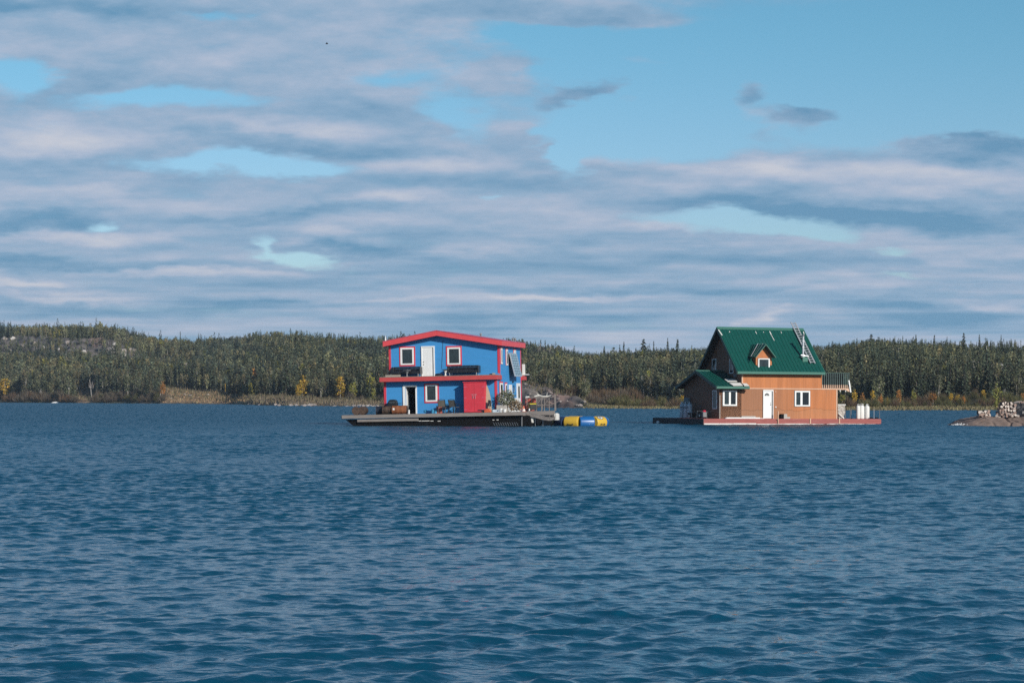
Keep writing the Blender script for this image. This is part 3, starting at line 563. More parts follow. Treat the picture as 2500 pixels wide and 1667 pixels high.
# planter with a tangle of plants at the right front corner
def px_(cx, yl): return B.y(*c1(cx, 740), yl)[0]
t = thing('flower_planter', 'pale planter of grey green branching plants at the right front corner of the house', 'planter', B.m, (px_(1370, -.3), -.3, 0))
MB().box(-.42, .35, -.22, .25, 0, .5).build('planter_box', MT['tarp'], t, bevel=.02)
def tangle(name, m, par, cx, cz, rx, rz__, ny, n, ln, seed):
    rr = random.Random(seed); mb = MB()
    for _ in range(n):
        th = rr.uniform(0, 6.28); q = rr.random()**.5; x0, z0 = cx+rx*q*math.cos(th), cz+rz__*q*math.sin(th); y0 = rr.uniform(-ny, ny)
        d = Vector((rr.uniform(-1, 1), rr.uniform(-1, 1), rr.uniform(-.6, 1))).normalized()*ln*rr.uniform(.5, 1.2); w = Vector((rr.uniform(-1, 1), rr.uniform(-1, 1), rr.uniform(-1, 1))).normalized()*.035
        p = Vector((x0, y0, z0)); mb.add([p-w, p+w, p+d*.6+w*1.1, p+d, p+d*.6-w*1.1], [(0, 1, 2, 3, 4)])
    o = mb.build(name, m, par); return o
tangle('foliage', MT['plant'], t, .25, 1.0, .62, .52, .3, 620, .17, 5); tangle('dry_foliage', MT['dryplant'], t, .9, .42, .50, .34, .3, 360, .2, 6)
mb = MB(); rr = random.Random(3)
for _ in range(16): mb.tube([(rr.uniform(-.2, .6), 0, .3), (rr.uniform(-.3, .8), rr.uniform(-.2, .2), 1.0), (rr.uniform(-.4, 1.0), rr.uniform(-.3, .3), rr.uniform(1.3, 1.75))], [.014, .01, .004], 4)
mb.build('branch', MT['drift'], t)
for (cx, w_, h_, yl, m, nm, lb) in ((1355, .10, .24, -1.1, 'white', 'plant_pot', 'small white pot in front of the planter, nearest the red corner board'), (1384, .13, .18, -1.2, 'white', 'plant_pot', 'squat white pot in front of the planter, on its right')):
    q = thing(nm, lb, 'pot', B.m, (px_(cx, yl), yl, 0), 0, 'white pots by the planter'); MB().lathe([(w_*.75, 0), (w_, h_), (w_*1.08, h_), (w_*1.08, h_+.03), (w_*.9, h_+.03), (w_*.85, h_-.02)], n=14).build('pot', MT[m], q)
q = thing('fishing_basket', 'pale blue and white crate on the deck by the red corner board', 'crate', B.m, (px_(1322, -1), -1.1, 0)); MB().box(-.28, .2, -.15, .15, 0, .06).box(-.28, -.24, -.15, .15, .06, .2).box(.16, .2, -.15, .15, .06, .2).box(-.24, .16, .12, .15, .06, .2).build('crate', MT['tankb'], q)
# white slanted stair side / folded ramp by the rear side door
yq0, zq0 = B.x(*c1(1442, 700), .9); yq1 = B.x(*c1(1528, 745), .9)[0]
q = thing('side_stair', 'white boarded stair with a sloping side under the rear side door', 'stairs', B.m, (.05, yq0+.1, 0)); Ls = yq1-yq0-.2
MB().prism([(0, 0), (Ls, 0), (Ls*.80, .55), (Ls*.62, 1.0), (0, 1.0)], 'x', .0, .75).build('side_board', MT['white'], q, bevel=.01)
for i in range(4): MB().box(-.02, .8, Ls*(.64+.09*i), Ls*(.73+.09*i), .86-.24*i, .90-.24*i).build('step', MT['white'], q)
# ------------------------------------------------------------------ right rear deck
def onside(cx, cy, xl): return B.x(*c1(cx, cy), xl)[0]
q = thing('traffic_cone', 'faded orange and white traffic cone beside the stair', 'cone', B.m, (1.75, .9, 0)); MB().box(-.17, .17, -.17, .17, 0, .03).build('base', MT['orange'], q); MB().lathe([(.13, .03), (.09, .2)], n=14).build('cone', MT['pale'], q); MB().lathe([(.088, .2), (.03, .42), (.02, .43)], n=14).build('tip', MT['orange'], q)
q = thing('fuel_can_stack', 'heap of faded red containers at the rear corner of the blue house', 'containers', B.m, (1.1, 6.3, 0)); rr = random.Random(9)
MB().box(-.35, .3, -.3, .3, 0, .55).build('crate', MT['copper'], q, bevel=.03); MB().box(-.3, .1, -.25, .2, .56, .95).build('container', MT['copper'], q, bevel=.05); MB().box(-.28, -.02, -.2, .1, .96, 1.12).build('lid', MT['pale'], q, bevel=.03); MB().lathe([(.18, .56), (.18, .9), (.05, .98)], (.32, .05, 0), 12).build('jug', MT['copper'], q)
x_ = 1.55; yq = onside(1625, 740, x_+.1)
q = thing('generator', 'black and yellow portable generator on the rear deck by the railing', 'generator', B.m, (x_, yq, 0), R(-70))
MB().box(-.32, .32, -.24, .24, .12, .50).build('engine', MT['blk'], q, bevel=.02); MB().box(-.30, .32, -.26, .26, .505, .60).build('fuel_tank', MT['gyellow'], q, bevel=.03)
MB().prism([(-.2, .16), (.24, .16), (.18, .38), (.02, .47), (-.14, .38)], 'y', -.27, -.245).build('cover', MT['gyellow'], q)
for sx in (-.38, .38): MB().tube([(sx, -.27, .05), (sx, -.27, .63), (sx, .27, .63), (sx, .27, .05)], .018, 6).build('frame_tube', MT['blk'], q)
MB().lathe([(.11, -.03), (.11, .03)], (.36, -.3, .11), 12, 'y').build('wheel', MT['white'], q)
# rack
x_ = 1.95; y0 = onside(1652, 760, x_); y1 = onside(1786, 760, x_); q = thing('steel_rack', 'open grey metal rack with crossed braces on the rear deck', 'rack', B.m, (x_-.1, y0, 0)); Ls = y1-y0; Hh = 1.02
for f in (0.04, .34, .52, .82): MB().bar((0, Ls*f, 0), (0, Ls*f, Hh), .045).build('leg', MT['beam'], q)
for f in (0.04, .96): MB().bar((-.7, Ls*f, 0), (-.7, Ls*f, Hh), .045).build('leg', MT['beam'], q)
MB().bar((0, 0, Hh), (0, Ls, Hh), .05).bar((0, 0, .45), (0, Ls, .45), .035).bar((-.7, 0, Hh), (-.7, Ls, Hh), .05).bar((-.7, 0, .45), (-.7, Ls, .45), .035).build('rail', MT['beam'], q)
MB().bar((0, Ls*.06, .95), (0, Ls*.32, .5), .025).bar((0.01, Ls*.06, .5), (0.01, Ls*.32, .95), .025).bar((0, Ls*.54, .95), (0, Ls*.80, .5), .025).bar((.01, Ls*.54, .5), (.01, Ls*.80, .95), .025).build('brace', MT['beam'], q)
q = thing('driftwood', 'bleached forked driftwood branch lying on top of the metal rack', 'driftwood', B.m, (x_-.15, y0, Hh+.04)); MB().tube([(0, 0, .04), (.05, Ls*.2, .10), (-.05, Ls*.5, .02), (0, Ls*.75, .03), (.05, Ls*.95, .12)], [.05, .07, .06, .05, .02], 7).tube([(.03, Ls*.18, .1), (0, Ls*.10, .3)], [.04, .015], 6).tube([(0, Ls*.7, .03), (.1, Ls*.68, .34)], [.04, .012], 6).tube([(.02, Ls*.3, .06), (-.1, Ls*.22, .28)], [.03, .01], 6).build('branch', MT['drift'], q)
q = thing('mast', 'dark upright post behind the metal rack on the rear deck', 'post', B.m, (1.3, onside(1785, 740, 1.4)+1.3, 0)); MB().box(-.06, .06, -.06, .06, 0, 1.25).build('post', MT['beam'], q)
# ------------------------------------------------------------------ gangway sagging from the deck towards the inflatable ring
def gp(cx, cy, yl): q_ = B.y(*c1(cx, cy), yl); return Vector((q_[0], yl, q_[1]))
gw = thing('gangway', 'sagging weathered gangway with rope rails between the blue houseboat and the inflatable ring', 'gangway', B.m, (dfx1, -.6, 0))
o_ = Vector((dfx1, -.6, 0)); path = [(1580, 768), (1640, 780), (1700, 798), (1755, 806), (1800, 794)]
cen = [gp(a_, b_+8, -.9)-o_ for a_, b_ in path]; mb = MB(); 
for i in range(len(cen)-1):
    p, q_ = cen[i], cen[i+1]; mb.sheet([p, q_, q_+Vector((0, 1.2, 0)), p+Vector((0, 1.2, 0))], .07)
    mb.bar(p+Vector((0, -.02, -.07)), q_+Vector((0, -.02, -.07)), .06, .14)
mb.build('walkway', MT['deck'], gw)
for yy2, hh in ((0, .24), (0, .12), (1.2, .26)):
    MB().tube([p+Vector((0, yy2, hh+.02*math.sin(i*2))) for i, p in enumerate(cen)], .016, 5).build('rail', MT['beam'], gw)
for i, p in enumerate(cen): MB().bar(p+Vector((0, 0, 0)), p+Vector((0, 0, .28)), .03).build('rail_post', MT['beam'], gw)
for i, f in enumerate(((1.1, -.5), (2.0, -.9))): MB().bar((cen[0].x+f[0], .3, -.45), (cen[0].x+f[0]-.6, .3, -1.15), .08).build('strut', MT['hull'], gw)
MB().bar((cen[0].x+.4, .1, -.3), (cen[0].x+.4, .1, -1.1), .04).bar((cen[0].x+.95, .1, -.3), (cen[0].x+.95, .1, -1.1), .04).build('ladder_side', MT['steel'], gw)
MB().box(cen[0].x+.02, cen[0].x+.42, -.2, .2, -.46, -.36).box(cen[0].x+.15, cen[0].x+.3, -.2, .2, -.78, -.461).build('foam_block', MT['pale'], gw)
MB().prism([(cen[4].x-.1, cen[4].z-.2), (cen[4].x+.14, cen[4].z-.2), (cen[4].x+.15, cen[4].z+.22), (cen[4].x+.03, cen[4].z+.30), (cen[4].x-.14, cen[4].z+.26)], 'y', -.15, .5).build('bumper', MT['pale'], gw, bevel=.03)
# ------------------------------------------------------------------ inflatable ring (water trampoline)
Rr, tr, Yc = 1.69, .43, 157.2
cxw = (1418.5-1250)/FP*Yc
ringt = thing('water_trampoline', 'round inflatable water trampoline of yellow and blue segments floating beside the gangway', 'trampoline', None, (cxw, Yc, .25))
ns = 10; a00 = R(-6)
for i in range(ns):
    aa, ab = a00+i*2*math.pi/ns, a00+(i+1)*2*math.pi/ns
    f = lambda t: Vector((math.sin(t)*Rr, -math.cos(t)*Rr, 0))
    p, q_ = f(aa), f(ab); pts = [p.lerp(q_, tt) for tt in (0, .02, .06, .94, .98, 1)]; rs = [tr*.95, tr*.985, tr, tr, tr*.985, tr*.95]
    m = MT['yellow'] if i % 2 else MT['bvinyl']
    if i == 8: m = MT['shade_vinyl']  # darker blue paints shade on to this one segment
    o = MB().tube(pts, rs, 20).build('segment', m, ringt, smooth=True)
    if i % 2:      # grab handle on the outer side
        mid = (p+q_)/2; d = (q_-p).normalized(); n_ = Vector((mid.x, mid.y, 0)).normalized()
        h = MB()
        for s_ in (-1, 1): h.ball(mid+n_*(tr+.01)+d*s_*.18+Vector((0, 0, -.12)), .055, 8, sz=.9)
        h.bar(mid+n_*(tr+.02)-d*.16+Vector((0, 0, -.12)), mid+n_*(tr+.02)+d*.16+Vector((0, 0, -.12)), .05, .02); h.build('grab_handle', MT['blk'], o)
    if i == 1:     # printed oval badge on the upper outside
        mid = p.lerp(q_, .42); d = (q_-p).normalized(); n_ = Vector((mid.x, mid.y, 0)).normalized(); un = (n_*.60+Vector((0, 0, .80))).normalized(); w2 = d.cross(un)
        for rr_, m_, off in ((1.0, 'blk', .006), (.78, 'white', .012), (.5, 'grey', .018)):
            vs = [mid+(n_*math.cos(R(43)+th_/1)*0+un*(tr+off))+d*(.32*rr_*math.cos(k_))+w2*(.17*rr_*math.sin(k_)) for k_ in [2*math.pi*j/18 for j in range(18)] for th_ in (0,)]
            if m_ == 'grey': vs = [v-d*.02 for v in vs]
            vs2 = []
            for v in vs:      # wrap on to the tube
                c0 = p+d*((v-p).dot(d)); rad = (v-c0).normalized(); vs2.append(c0+rad*(tr+off))
            cc = sum(vs2, Vector())/18; c0 = p+d*((cc-p).dot(d)); cc = c0+(cc-c0).normalized()*(tr+off)
            MB().add(vs2+[cc], [(j, (j+1) % 18, 18) for j in range(18)]).build('badge', MT[m_], o)
vs = [(math.sin(t)*(Rr-.3), -math.cos(t)*(Rr-.3)) for t in [2*math.pi*j/24 for j in range(24)]]
MB().prism(vs, 'z', .18, .20).build('jump_bed', MT['blk'], ringt)
# ================================================================== GREEN ROOFED HOUSEBOAT
G = Fr(1717.8, 162.0, 0.0, 20.0, 0.3)
def c2(x, y): return 1580+x/3.92, 770+y/3.92
def r2(x0, y0, x1, y1, yl): return G.ry(*c2(x0, y0), *c2(x1, y1), yl)
gh = thing('green_roofed_houseboat', 'orange wood sided houseboat with steep green metal roof and dormer on a red float', 'houseboat', G.m)
WY = .6
FX1 = G.y(*c2(2235, 1000), 0)[0]; FD = 9.3; DZ = G.y(*c2(1000, 988), 0)[1]; BZ = .0
# --- float
mb = MB(); x = 0.0
while x < FX1: mb.box(x, min(x+.19, FX1)-.012, .02, FD, DZ-.05, DZ); x += .19
mb.build('deck', MT['ramp'], gh)
mb = MB(); hz = (DZ+.02)/3
for i in range(3):
    z0_ = .02+i*(DZ-.02)/3; mb.box(0.0, FX1, -.04+.004*i, .018, z0_+.004, z0_+(DZ-.02)/3-.004)
mb.box(FX1, FX1+.05, .02, FD, .02, DZ-.005); mb.build('side_board', MT['ramp'], gh)
MB().box(-.05, -.002, -.03, FD, -.02, DZ*.62).box(-.04, -.002, -.03, FD, DZ*.63, DZ-.004).build('end_board', MT['dkram'], gh)  # end boards coloured dark to carry the shade on this side
MB().box(.05, FX1-.05, .03, FD-.05, -.3, DZ-.06).build('hull', MT['hull'], gh)
rr = random.Random(4); mb = MB(); x = .02
while x < FX1-.1: w_ = rr.uniform(1.0, 2.0); mb.box(x, min(x+w_-.02, FX1), -.058, -.043, .03+rr.uniform(-.01, .01), .125+rr.uniform(-.02, .015)-.025*(x > 4)); x += w_
mb.build('waterline_strip', MT['pale'], gh)
for cx in (1562, 1840): q = r2(cx-5, 985, cx+5, 1047, -.07); MB().box(q[0], q[1], -.085, -.06, q[2], q[3]+.01).build('splice_board', MT['ltrim'], gh)
# --- main body
x0, x1 = G.y(*c2(690, 850), WY)[0], G.y(*c2(1820, 850), WY)[0]
BK = 6.9
lz1 = G.y(*c2(1400, 703), WY)[1]; uz1 = G.y(*c2(1300, 552), WY)[1]
ux0, ux1 = G.y(*c2(905, 650), WY)[0], G.y(*c2(1672, 620), WY)[0]
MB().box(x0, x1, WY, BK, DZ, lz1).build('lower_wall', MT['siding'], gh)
ey = WY-.45; ry_ = (WY+BK)/2
ezt = G.y(*c2(1300, 541), ey)[1]; rzt = G.y(*c2(1000, 121), ry_)[1]; pitch = (rzt-ezt)/(ry_-ey)
rfz = lambda y: rzt-abs(y-ry_)*pitch
MB().prism([(WY, lz1), (BK, lz1), (BK, rfz(BK)-.1), (ry_, rzt-.1), (WY, rfz(WY)-.1)], 'x', ux0, ux1).build('upper_wall', MT['siding'], gh)
MB().box(ux0+.3, x1+.02, WY-.03, WY, lz1-.02, lz1+.05).build('ledge_board', MT['ltrim'], gh)
for (xx, za, zb) in ((x0, DZ, lz1-.5), (ux0, lz1+.3, uz1), (x1-.1, DZ, lz1)): MB().box(xx-.01, xx+.09, WY-.025, WY, za, zb).build('corner_board', MT['ltrim'] if xx != x0 else MT['beam'], gh)
# --- roofs
def gable_roof(xa, xb, yf, yr, yb, zr, pit, parent, ribs=.3, name='roof', rib_from=None):
    th = .13; zf = zr-(yr-yf)*pit; zb = zr-(yb-yr)*pit
    o = MB().prism([(yf, zf), (yr, zr), (yb, zb), (yb, zb-th), (yr, zr-th), (yf, zf-th)], 'x', xa, xb).build(name, MT['green'], parent)
    mb = MB(); x = xa+.08; L = 0
    while x < xb-.04:
        mb.bar((x, yf-.01, zf+.005), (x, yr, zr+.005), .03, .02, up=(1, 0, 0)); mb.bar((x, yr, zr+.005), (x, yb, zb+.005), .03, .02, up=(1, 0, 0)); x += ribs
    mb.build('standing_seam', MT['green'], o)
    MB().box(xa, xb, yf-.05, yf-.002, zf-.17, zf+.015).build('gutter', MT['gtrim'], o)
    MB().prism([(yf, zf+.02), (yr, zr+.03), (yb, zb+.02), (yb, zb-.22), (yr, zr-.22), (yf, zf-.22)], 'x', xa-.05, xa-.002).build('barge_board', MT['gtrim2'], o)
    MB().prism([(yf, zf+.02), (yr, zr+.03), (yb, zb+.02), (yb, zb-.22), (yr, zr-.22), (yf, zf-.22)], 'x', xb+.002, xb+.05).build('barge_board', MT['gtrim'], o)
    MB().prism([(yr-.14, zr-.14*pit+.045), (yr, zr+.06), (yr+.14, zr-.14*pit+.045), (yr+.14, zr-.14*pit+.01), (yr, zr+.025), (yr-.14, zr-.14*pit+.01)], 'x', xa-.03, xb+.03).build('ridge_cap', MT['gtrim'], o)
    MB().prism([(yf+.02, zf-th-.01), (yr, zr-th-.01), (yb-.02, zb-th-.01), (yb-.02, zb-th-.04), (yr, zr-th-.04), (yf+.02, zf-th-.04)], 'x', xa+.01, xb-.01).build('soffit', MT['soffit'], o)
    return o
rxa, rxb = G.y(*c2(865, 541), ey)[0], G.y(*c2(1700, 545), ey)[0]
roof = gable_roof(rxa, rxb, ey, ry_, 2*ry_-ey, rzt, pitch, gh, .29)
def on_roof(cx, cy, off=.0, rp=None):      # point of the main front slope seen at an overview position
    n_ = Vector((0, -pitch, 1)).normalized(); return G.hit(*c2(cx, cy), Vector((0, ry_, rzt))+n_*off, n_)
mb = MB()
for (xa, ya, xb, yb, w_) in ((682, 136, 718, 190, .10), (1172, 152, 1188, 186, .08), (1190, 190, 1217, 240, .05), (1036, 152, 1048, 176, .05), (787, 150, 790, 162, .05), (1112, 155, 1116, 163, .05), (1280, 152, 1286, 172, .04), (1494, 155, 1502, 178, .08)):
    mb.bar(on_roof(xa, ya, .02), on_roof(xb, yb, .02), w_*.8, .01, up=(0, -1, 1))
mb.build('bare_metal_scuff', MT['tank'], roof)
# annex
ay = G.y(*c2(665, 690), WY-.55)
axa = ay[0]; afz = G.y(*c2(830, 680), WY-.55)[1]; aL = G.y(*c2(980, 680), WY-.55)[0]
arz = G.y(*c2(560, 528), ry_)[1]; apit = (arz-afz)/(ry_-(WY-.55))
MB().prism([(WY, lz1+.01), (BK, lz1+.01), (BK, rfz(BK)-.15), (ry_, rzt-.15), (WY, rfz(WY)-.15)], 'x', ux0-.018, ux0-.002).build('shade_toned_gable_sheet', MT['wear_shade_siding'], gh)  # thin added sheet; its colour holds gable shade as well as wear
MB().prism([(WY, DZ), (BK, DZ), (BK, arz-abs(BK-ry_)*apit-.1), (ry_, arz-.1), (WY, arz-(ry_-WY)*apit-.1)], 'x', x0-.012, ux0-.02).build('annex_wall', MT['wear_shade_siding'], gh)
aroof = MB()
def annex():
    yf, yr, yb, zr, pit, th = WY-.55, ry_, 2*ry_-(WY-.55), arz, apit, .12
    xa, xb = axa, ux0-.01; zf = zr-(yr-yf)*pit; zb = zr-(yb-yr)*pit; cut = WY-.02; zc = zr-(yr-cut)*pit
    o = MB().prism([(yf, zf), (yr, zr), (yb, zb), (yb, zb-th), (yr, zr-th), (yf, zf-th)], 'x', xa, xb).prism([(yf, zf), (cut, zc), (cut, zc-th), (yf, zf-th)], 'x', xb, aL).build('annex_roof', MT['green'], gh)
    mb = MB(); x = xa+.1
    while x < aL: mb.bar((x, yf-.01, zf+.005), (x, yr if x < xb-.03 else cut, (zr if x < xb-.03 else zc)+.012), .035, .04, up=(1, 0, 0)); x += .29
    mb.build('standing_seam', MT['green'], o)
    MB().box(xa, aL, yf-.05, yf-.002, zf-.16, zf+.01).build('gutter', MT['gtrim'], o)
    MB().prism([(yf, zf+.02), (yr, zr+.03), (yb, zb+.02), (yb, zb-.20), (yr, zr-.20), (yf, zf-.20)], 'x', xa-.05, xa-.002).build('barge_board', MT['gtrim2'], o)
    MB().prism([(yf+.02, zf-th-.01), (yr, zr-th-.01), (yb-.02, zb-th-.01), (yb-.02, zb-th-.04), (yr, zr-th-.04), (yf+.02, zf-th-.04)], 'x', xa+.01, xb-.01).build('soffit', MT['soffit'], o)
    MB().prism([(yr-.12, zr-.12*pit+.045), (yr, zr+.055), (yr+.12, zr-.12*pit+.045), (yr+.12, zr-.12*pit+.01), (yr, zr+.02), (yr-.12, zr-.12*pit+.01)], 'x', xa-.03, xb).build('ridge_cap', MT['gtrim'], o)
    MB().box(xb, aL-.02, yf+.02, WY-.035, zf-.26, zf-.13).build('eave_bracket', MT['siding'], o)
annex()
n_a = Vector((0, -apit, 1)).normalized()
def on_annex(cx, cy, off=.0): return G.hit(*c2(cx, cy), Vector((0, ry_, arz))+n_a*off, n_a)
for qd, lb in ((((740, 612), (838, 612), (862, 635), (770, 635)), 'upper grey white flat panel lying on the annex roof'), (((785, 648), (890, 646), (915, 672), (825, 674)), 'lower grey white flat panel lying on the annex roof, beside the eave'), (((912, 652), (950, 652), (976, 675), (930, 676)), 'small pale flat panel at the right end of the annex eave')):
    P4 = [on_annex(x_, y_, .07) for x_, y_ in qd]; o_ = P4[3]; t = thing('roof_panel', lb, 'panel', G.m, o_[:], 0, 'pale panels on the annex roof'); l4 = [p-o_ for p in P4]
    MB().sheet([l4[3], l4[2], l4[1], l4[0]], .03).build('sheet', MT['pale'], t); MB().bar(l4[3]-n_a*.02, l4[2]-n_a*.02, .03).bar(l4[0]-n_a*.02, l4[1]-n_a*.02, .03).build('mount', MT['blk'], t)
# --- dormer
DY = WY+.0
dq = r2(1040, 398, 1192, 475, DY); dapx, dapz = G.y(*c2(1133, 296), DY); 
wq = r2(1060, 412, 1170, 510, DY-.02)
yb_at = lambda z: ry_-(rzt-z)/pitch
MB().prism([(wq[0]-.05, wq[2]), (wq[1]+.05, wq[2]), (wq[1]+.05, dq[2]), (dq[1], dq[2]), (dq[1], dq[3]), (dapx, dapz), (dq[0], dq[3]), (dq[0], dq[2]), (wq[0]-.05, dq[2])], 'y', DY, DY+.06).build('dormer_wall', MT['siding'], gh)
do = [o for o in kids(gh) if o.name.startswith('dormer_wall')][-1]
for xx in (dq[0], dq[1]-.06):
    zt = dq[3]; zb_ = dq[2]; yA = DY+.061; MB().prism([(yA, max(zb_, rfz(yA)-.1)), (yb_at(zt)+.2, zt), (yA, zt)], 'x', xx, xx+.06).build('dormer_cheek', MT['siding'], do)
# dormer roof: two slopes running back into the main roof
oy = DY-.42; la = G.y(*c2(1037, 392), oy); rap = G.y(*c2(1133, 272), oy); ra = G.y(*c2(1232, 406), oy)
hw = (ra[0]-la[0])/2; mx_ = rap[0]; ez_ = (la[1]+ra[1])/2; az_ = rap[1]
dr_ = None
for s_ in (-1, 1):
    A = Vector((mx_, oy, az_)); Bp = Vector((mx_+s_*hw, oy, ez_)); C_ = Vector((mx_+s_*hw, yb_at(ez_)+.12, ez_)); D_ = Vector((mx_, yb_at(az_)+.12, az_))
    q4 = [A, Bp, C_, D_] if s_ < 0 else [D_, C_, Bp, A]
    mb = MB().sheet(q4, .06 if True else 0)
    o = mb.build('dormer_roof', MT['green'], gh)
    mb = MB(); un = (Bp-A).cross(D_-A).normalized(); un = un if un.z > 0 else -un
    for i in range(5):
        f = (i+.5)/5; p = A+(D_-A)*f; q_ = Bp+(C_-Bp)*f; mb.bar(p+un*.075, q_+un*.075, .03, .03, up=un)
    mb.build('standing_seam', MT['alu'] if False else MT['green'], o)
    MB().bar(A+Vector((0, -.02, -.04)), Bp+Vector((0, -.02, -.04)), .05, .16, up=(0, 1, 0)).build('barge_board', MT['gtrim'], o)
    if s_ < 0: MB().bar(A.lerp(D_, .5)+un*.08, Bp.lerp(C_, .5)+un*.08, .035, .03, up=un).build('bright_seam', MT['alu'], o)
# --- windows and door
def gwin(fr, panes, yl, name='window', parent=None):
    a, b_, c_, d_ = r2(*fr, yl); ps = [r2(*p, yl) for p in panes]; pc = min(p[2] for p in ps); pd = max(p[3] for p in ps)
    mb = MB(); mb.box(a, b_, yl-.07, yl, c_, pc); mb.box(a, b_, yl-.07, yl, pd, d_); xs = [a]+[v for p in ps for v in (p[0], p[1])]+[b_]
    for i in range(0, len(xs), 2): mb.box(xs[i], xs[i+1], yl-.07, yl, pc, pd)
    w = mb.build(name, MT['white'], parent or gh, bevel=.006)
    for i, p in enumerate(ps): MB().box(p[0], p[1], yl-.03, yl-.004, pc, pd).build('pane', MT['glass'] if i else MT['glassg'], w)
    MB().box(a-.035, b_+.035, yl-.02, yl-.001, c_-.035, c_-.001).box(a-.035, a-.001, yl-.02, yl-.001, c_, d_).box(b_+.001, b_+.035, yl-.02, yl-.001, c_, d_).box(a-.035, b_+.035, yl-.02, yl-.001, d_+.001, d_+.035).build('trim', MT['beam'], w)
    return w
gwin((722, 717, 856, 864), ((737, 730, 779, 851), (797, 730, 844, 851)), WY)
gwin((1410, 721, 1556, 869), ((1423, 735, 1463, 857), (1483, 735, 1543, 857)), WY)
gwin((1060, 412, 1170, 510), ((1070, 421, 1158, 500),), DY-.001)
a, b_, c_, d_ = r2(1106, 712, 1204, 970, WY); la, lb_, lc, ld = r2(1115, 723, 1188, 966, WY)
mb = MB(); mb.box(a, b_, WY-.09, WY, ld, d_); mb.box(a, la, WY-.09, WY, DZ, ld); mb.box(b_-.05, b_, WY-.09, WY, DZ, ld); fd = mb.build('front_door', MT['white'], gh, bevel=.005)
MB().box(la, lb_, WY-.04, WY, DZ+.03, ld).build('door_leaf', MT['white'], fd); MB().box(lb_, b_-.05, WY-.02, WY, DZ+.03, ld).build('door_jamb', MT['grey'], fd)
cx_, cz_ = G.y(*c2(1147, 768), WY-.05); rad = .20
MB().add([(cx_+rad*math.cos(math.pi*i/12), WY-.045, cz_+rad*1.0*math.sin(math.pi*i/12)) for i in range(13)]+[(cx_+rad*math.cos(math.pi*i/12), WY-.039, cz_+rad*math.sin(math.pi*i/12)) for i in range(13)],
         [tuple(range(13)), tuple(range(25, 12, -1))]+[(i, i+13, i+14, i+1) for i in range(12)]+[(12, 25, 13, 0)]).build('fan_light', MT['glass'], fd)
mb = MB()
for i in range(1, 6): t_ = math.pi*i/6; mb.bar((cx_+.05*math.cos(t_), WY-.05, cz_+.05*math.sin(t_)), (cx_+.19*math.cos(t_), WY-.05, cz_+.19*math.sin(t_)), .012)
mb.tube([(cx_+.08*math.cos(math.pi*i/8), WY-.05, cz_+.08*math.sin(math.pi*i/8)) for i in range(9)], .008, 4).build('fan_light_bars', MT['white'], fd)
q = G.y(*c2(1182, 852), WY-.06); MB().ball((q[0], WY-.07, q[1]), .04, 6).ball((q[0], WY-.06, q[1]+.14), .025, 6).build('handle', MT['brass'], fd)
q = G.y(*c2(1232, 877), WY-.03); MB().lathe([(.05, WY-.05), (.055, WY-.01), (.055, WY)], (q[0], 0, q[1]), 12, 'y').build('outlet_cover', MT['pale'], gh) if False else MB().box(q[0]-.05, q[0]+.05, WY-.04, WY, q[1]-.055, q[1]+.055).build('outlet_cover', MT['pale'], gh, bevel=.02)
q = G.y(*c2(1229, 729), WY-.03); MB().box(q[0]-.03, q[0]+.03, WY-.05, WY, q[1]-.06, q[1]+.06).build('porch_light', MT['ltrim'], gh)
# gable side windows (left walls)
def gside(fr, xl, m='glassg'):
    a, b_, c_, d_ = G.rx(*c2(fr[0], fr[1]), *c2(fr[2], fr[3]), xl); a, b_ = min(a, b_), max(a, b_)
    w = ring(MB(), a, b_, c_, d_, .07, xl-.05, xl, side=True).build('window', MT['white'], gh); MB().box(xl-.03, xl-.002, a+.07, b_-.07, c_+.07, d_-.07).build('pane', MT[m], w); return w
gside((630, 715, 670, 895), x0-.012); gside((625, 415, 663, 560), ux0-.018); gside((790, 418, 828, 556), ux0-.018)
a, b_, c_, d_ = G.rx(*c2(835, 560), *c2(860, 592), ux0); MB().box(ux0-.08, ux0, min(a, b_), max(a, b_), c_, d_).build('vent_box', MT['grey'], gh)
a, b_, c_, d_ = G.rx(*c2(368, 788), *c2(416, 834), x0-.012); MB().box(x0-.2, x0-.012, min(a, b_), max(a, b_), c_, d_).build('air_unit', MT['grey'], gh, bevel=.02)
# --- chimney
pb = on_roof(1512, 440); bw = .22
zt = G.y(*c2(1512, 397), pb.y)[1]
ch = MB().prism([(pb.y-.02, pb.z-.05), (pb.y+.48, rfz(pb.y+.48)-.05), (pb.y+.48, zt), (pb.y-.02, zt)], 'x', pb.x-bw, pb.x+bw).build('chimney', MT['gtrim'], gh)
cxx, cyy = pb.x-.08, pb.y+.2
ztop = G.y(*c2(1500, 196), cyy)[1]
MB().lathe([(.22, zt), (.17, zt+.12), (.12, zt+.18)], (cxx, cyy, 0), 14).build('flashing_collar', MT['white'], ch)
MB().lathe([(.085, zt+.15), (.085, ztop)], (cxx, cyy, 0), 14).build('stovepipe', MT['alu'], ch)
for f in (.35, .65): MB().lathe([(.10, zt+.15+(ztop-zt)*f), (.10, zt+.21+(ztop-zt)*f)], (cxx, cyy, 0), 14).build('pipe_band', MT['white'], ch)
MB().lathe([(.13, ztop-.02), (.15, ztop+.05), (.02, ztop+.12)], (cxx, cyy, 0), 12).build('rain_cap', MT['steel'], ch)
MB().bar((pb.x-bw-.14, pb.y+.1, zt+.10), (pb.x+bw, pb.y+.0, zt+.0), .34, .025, up=(0, .3, 1)).build('saddle_flashing', MT['alu'], ch)
MB().bar((cxx, cyy, zt+.9), (cxx-.03, cyy+.9, zt+.9+.1), .02).build('stay', MT['steel'], ch)
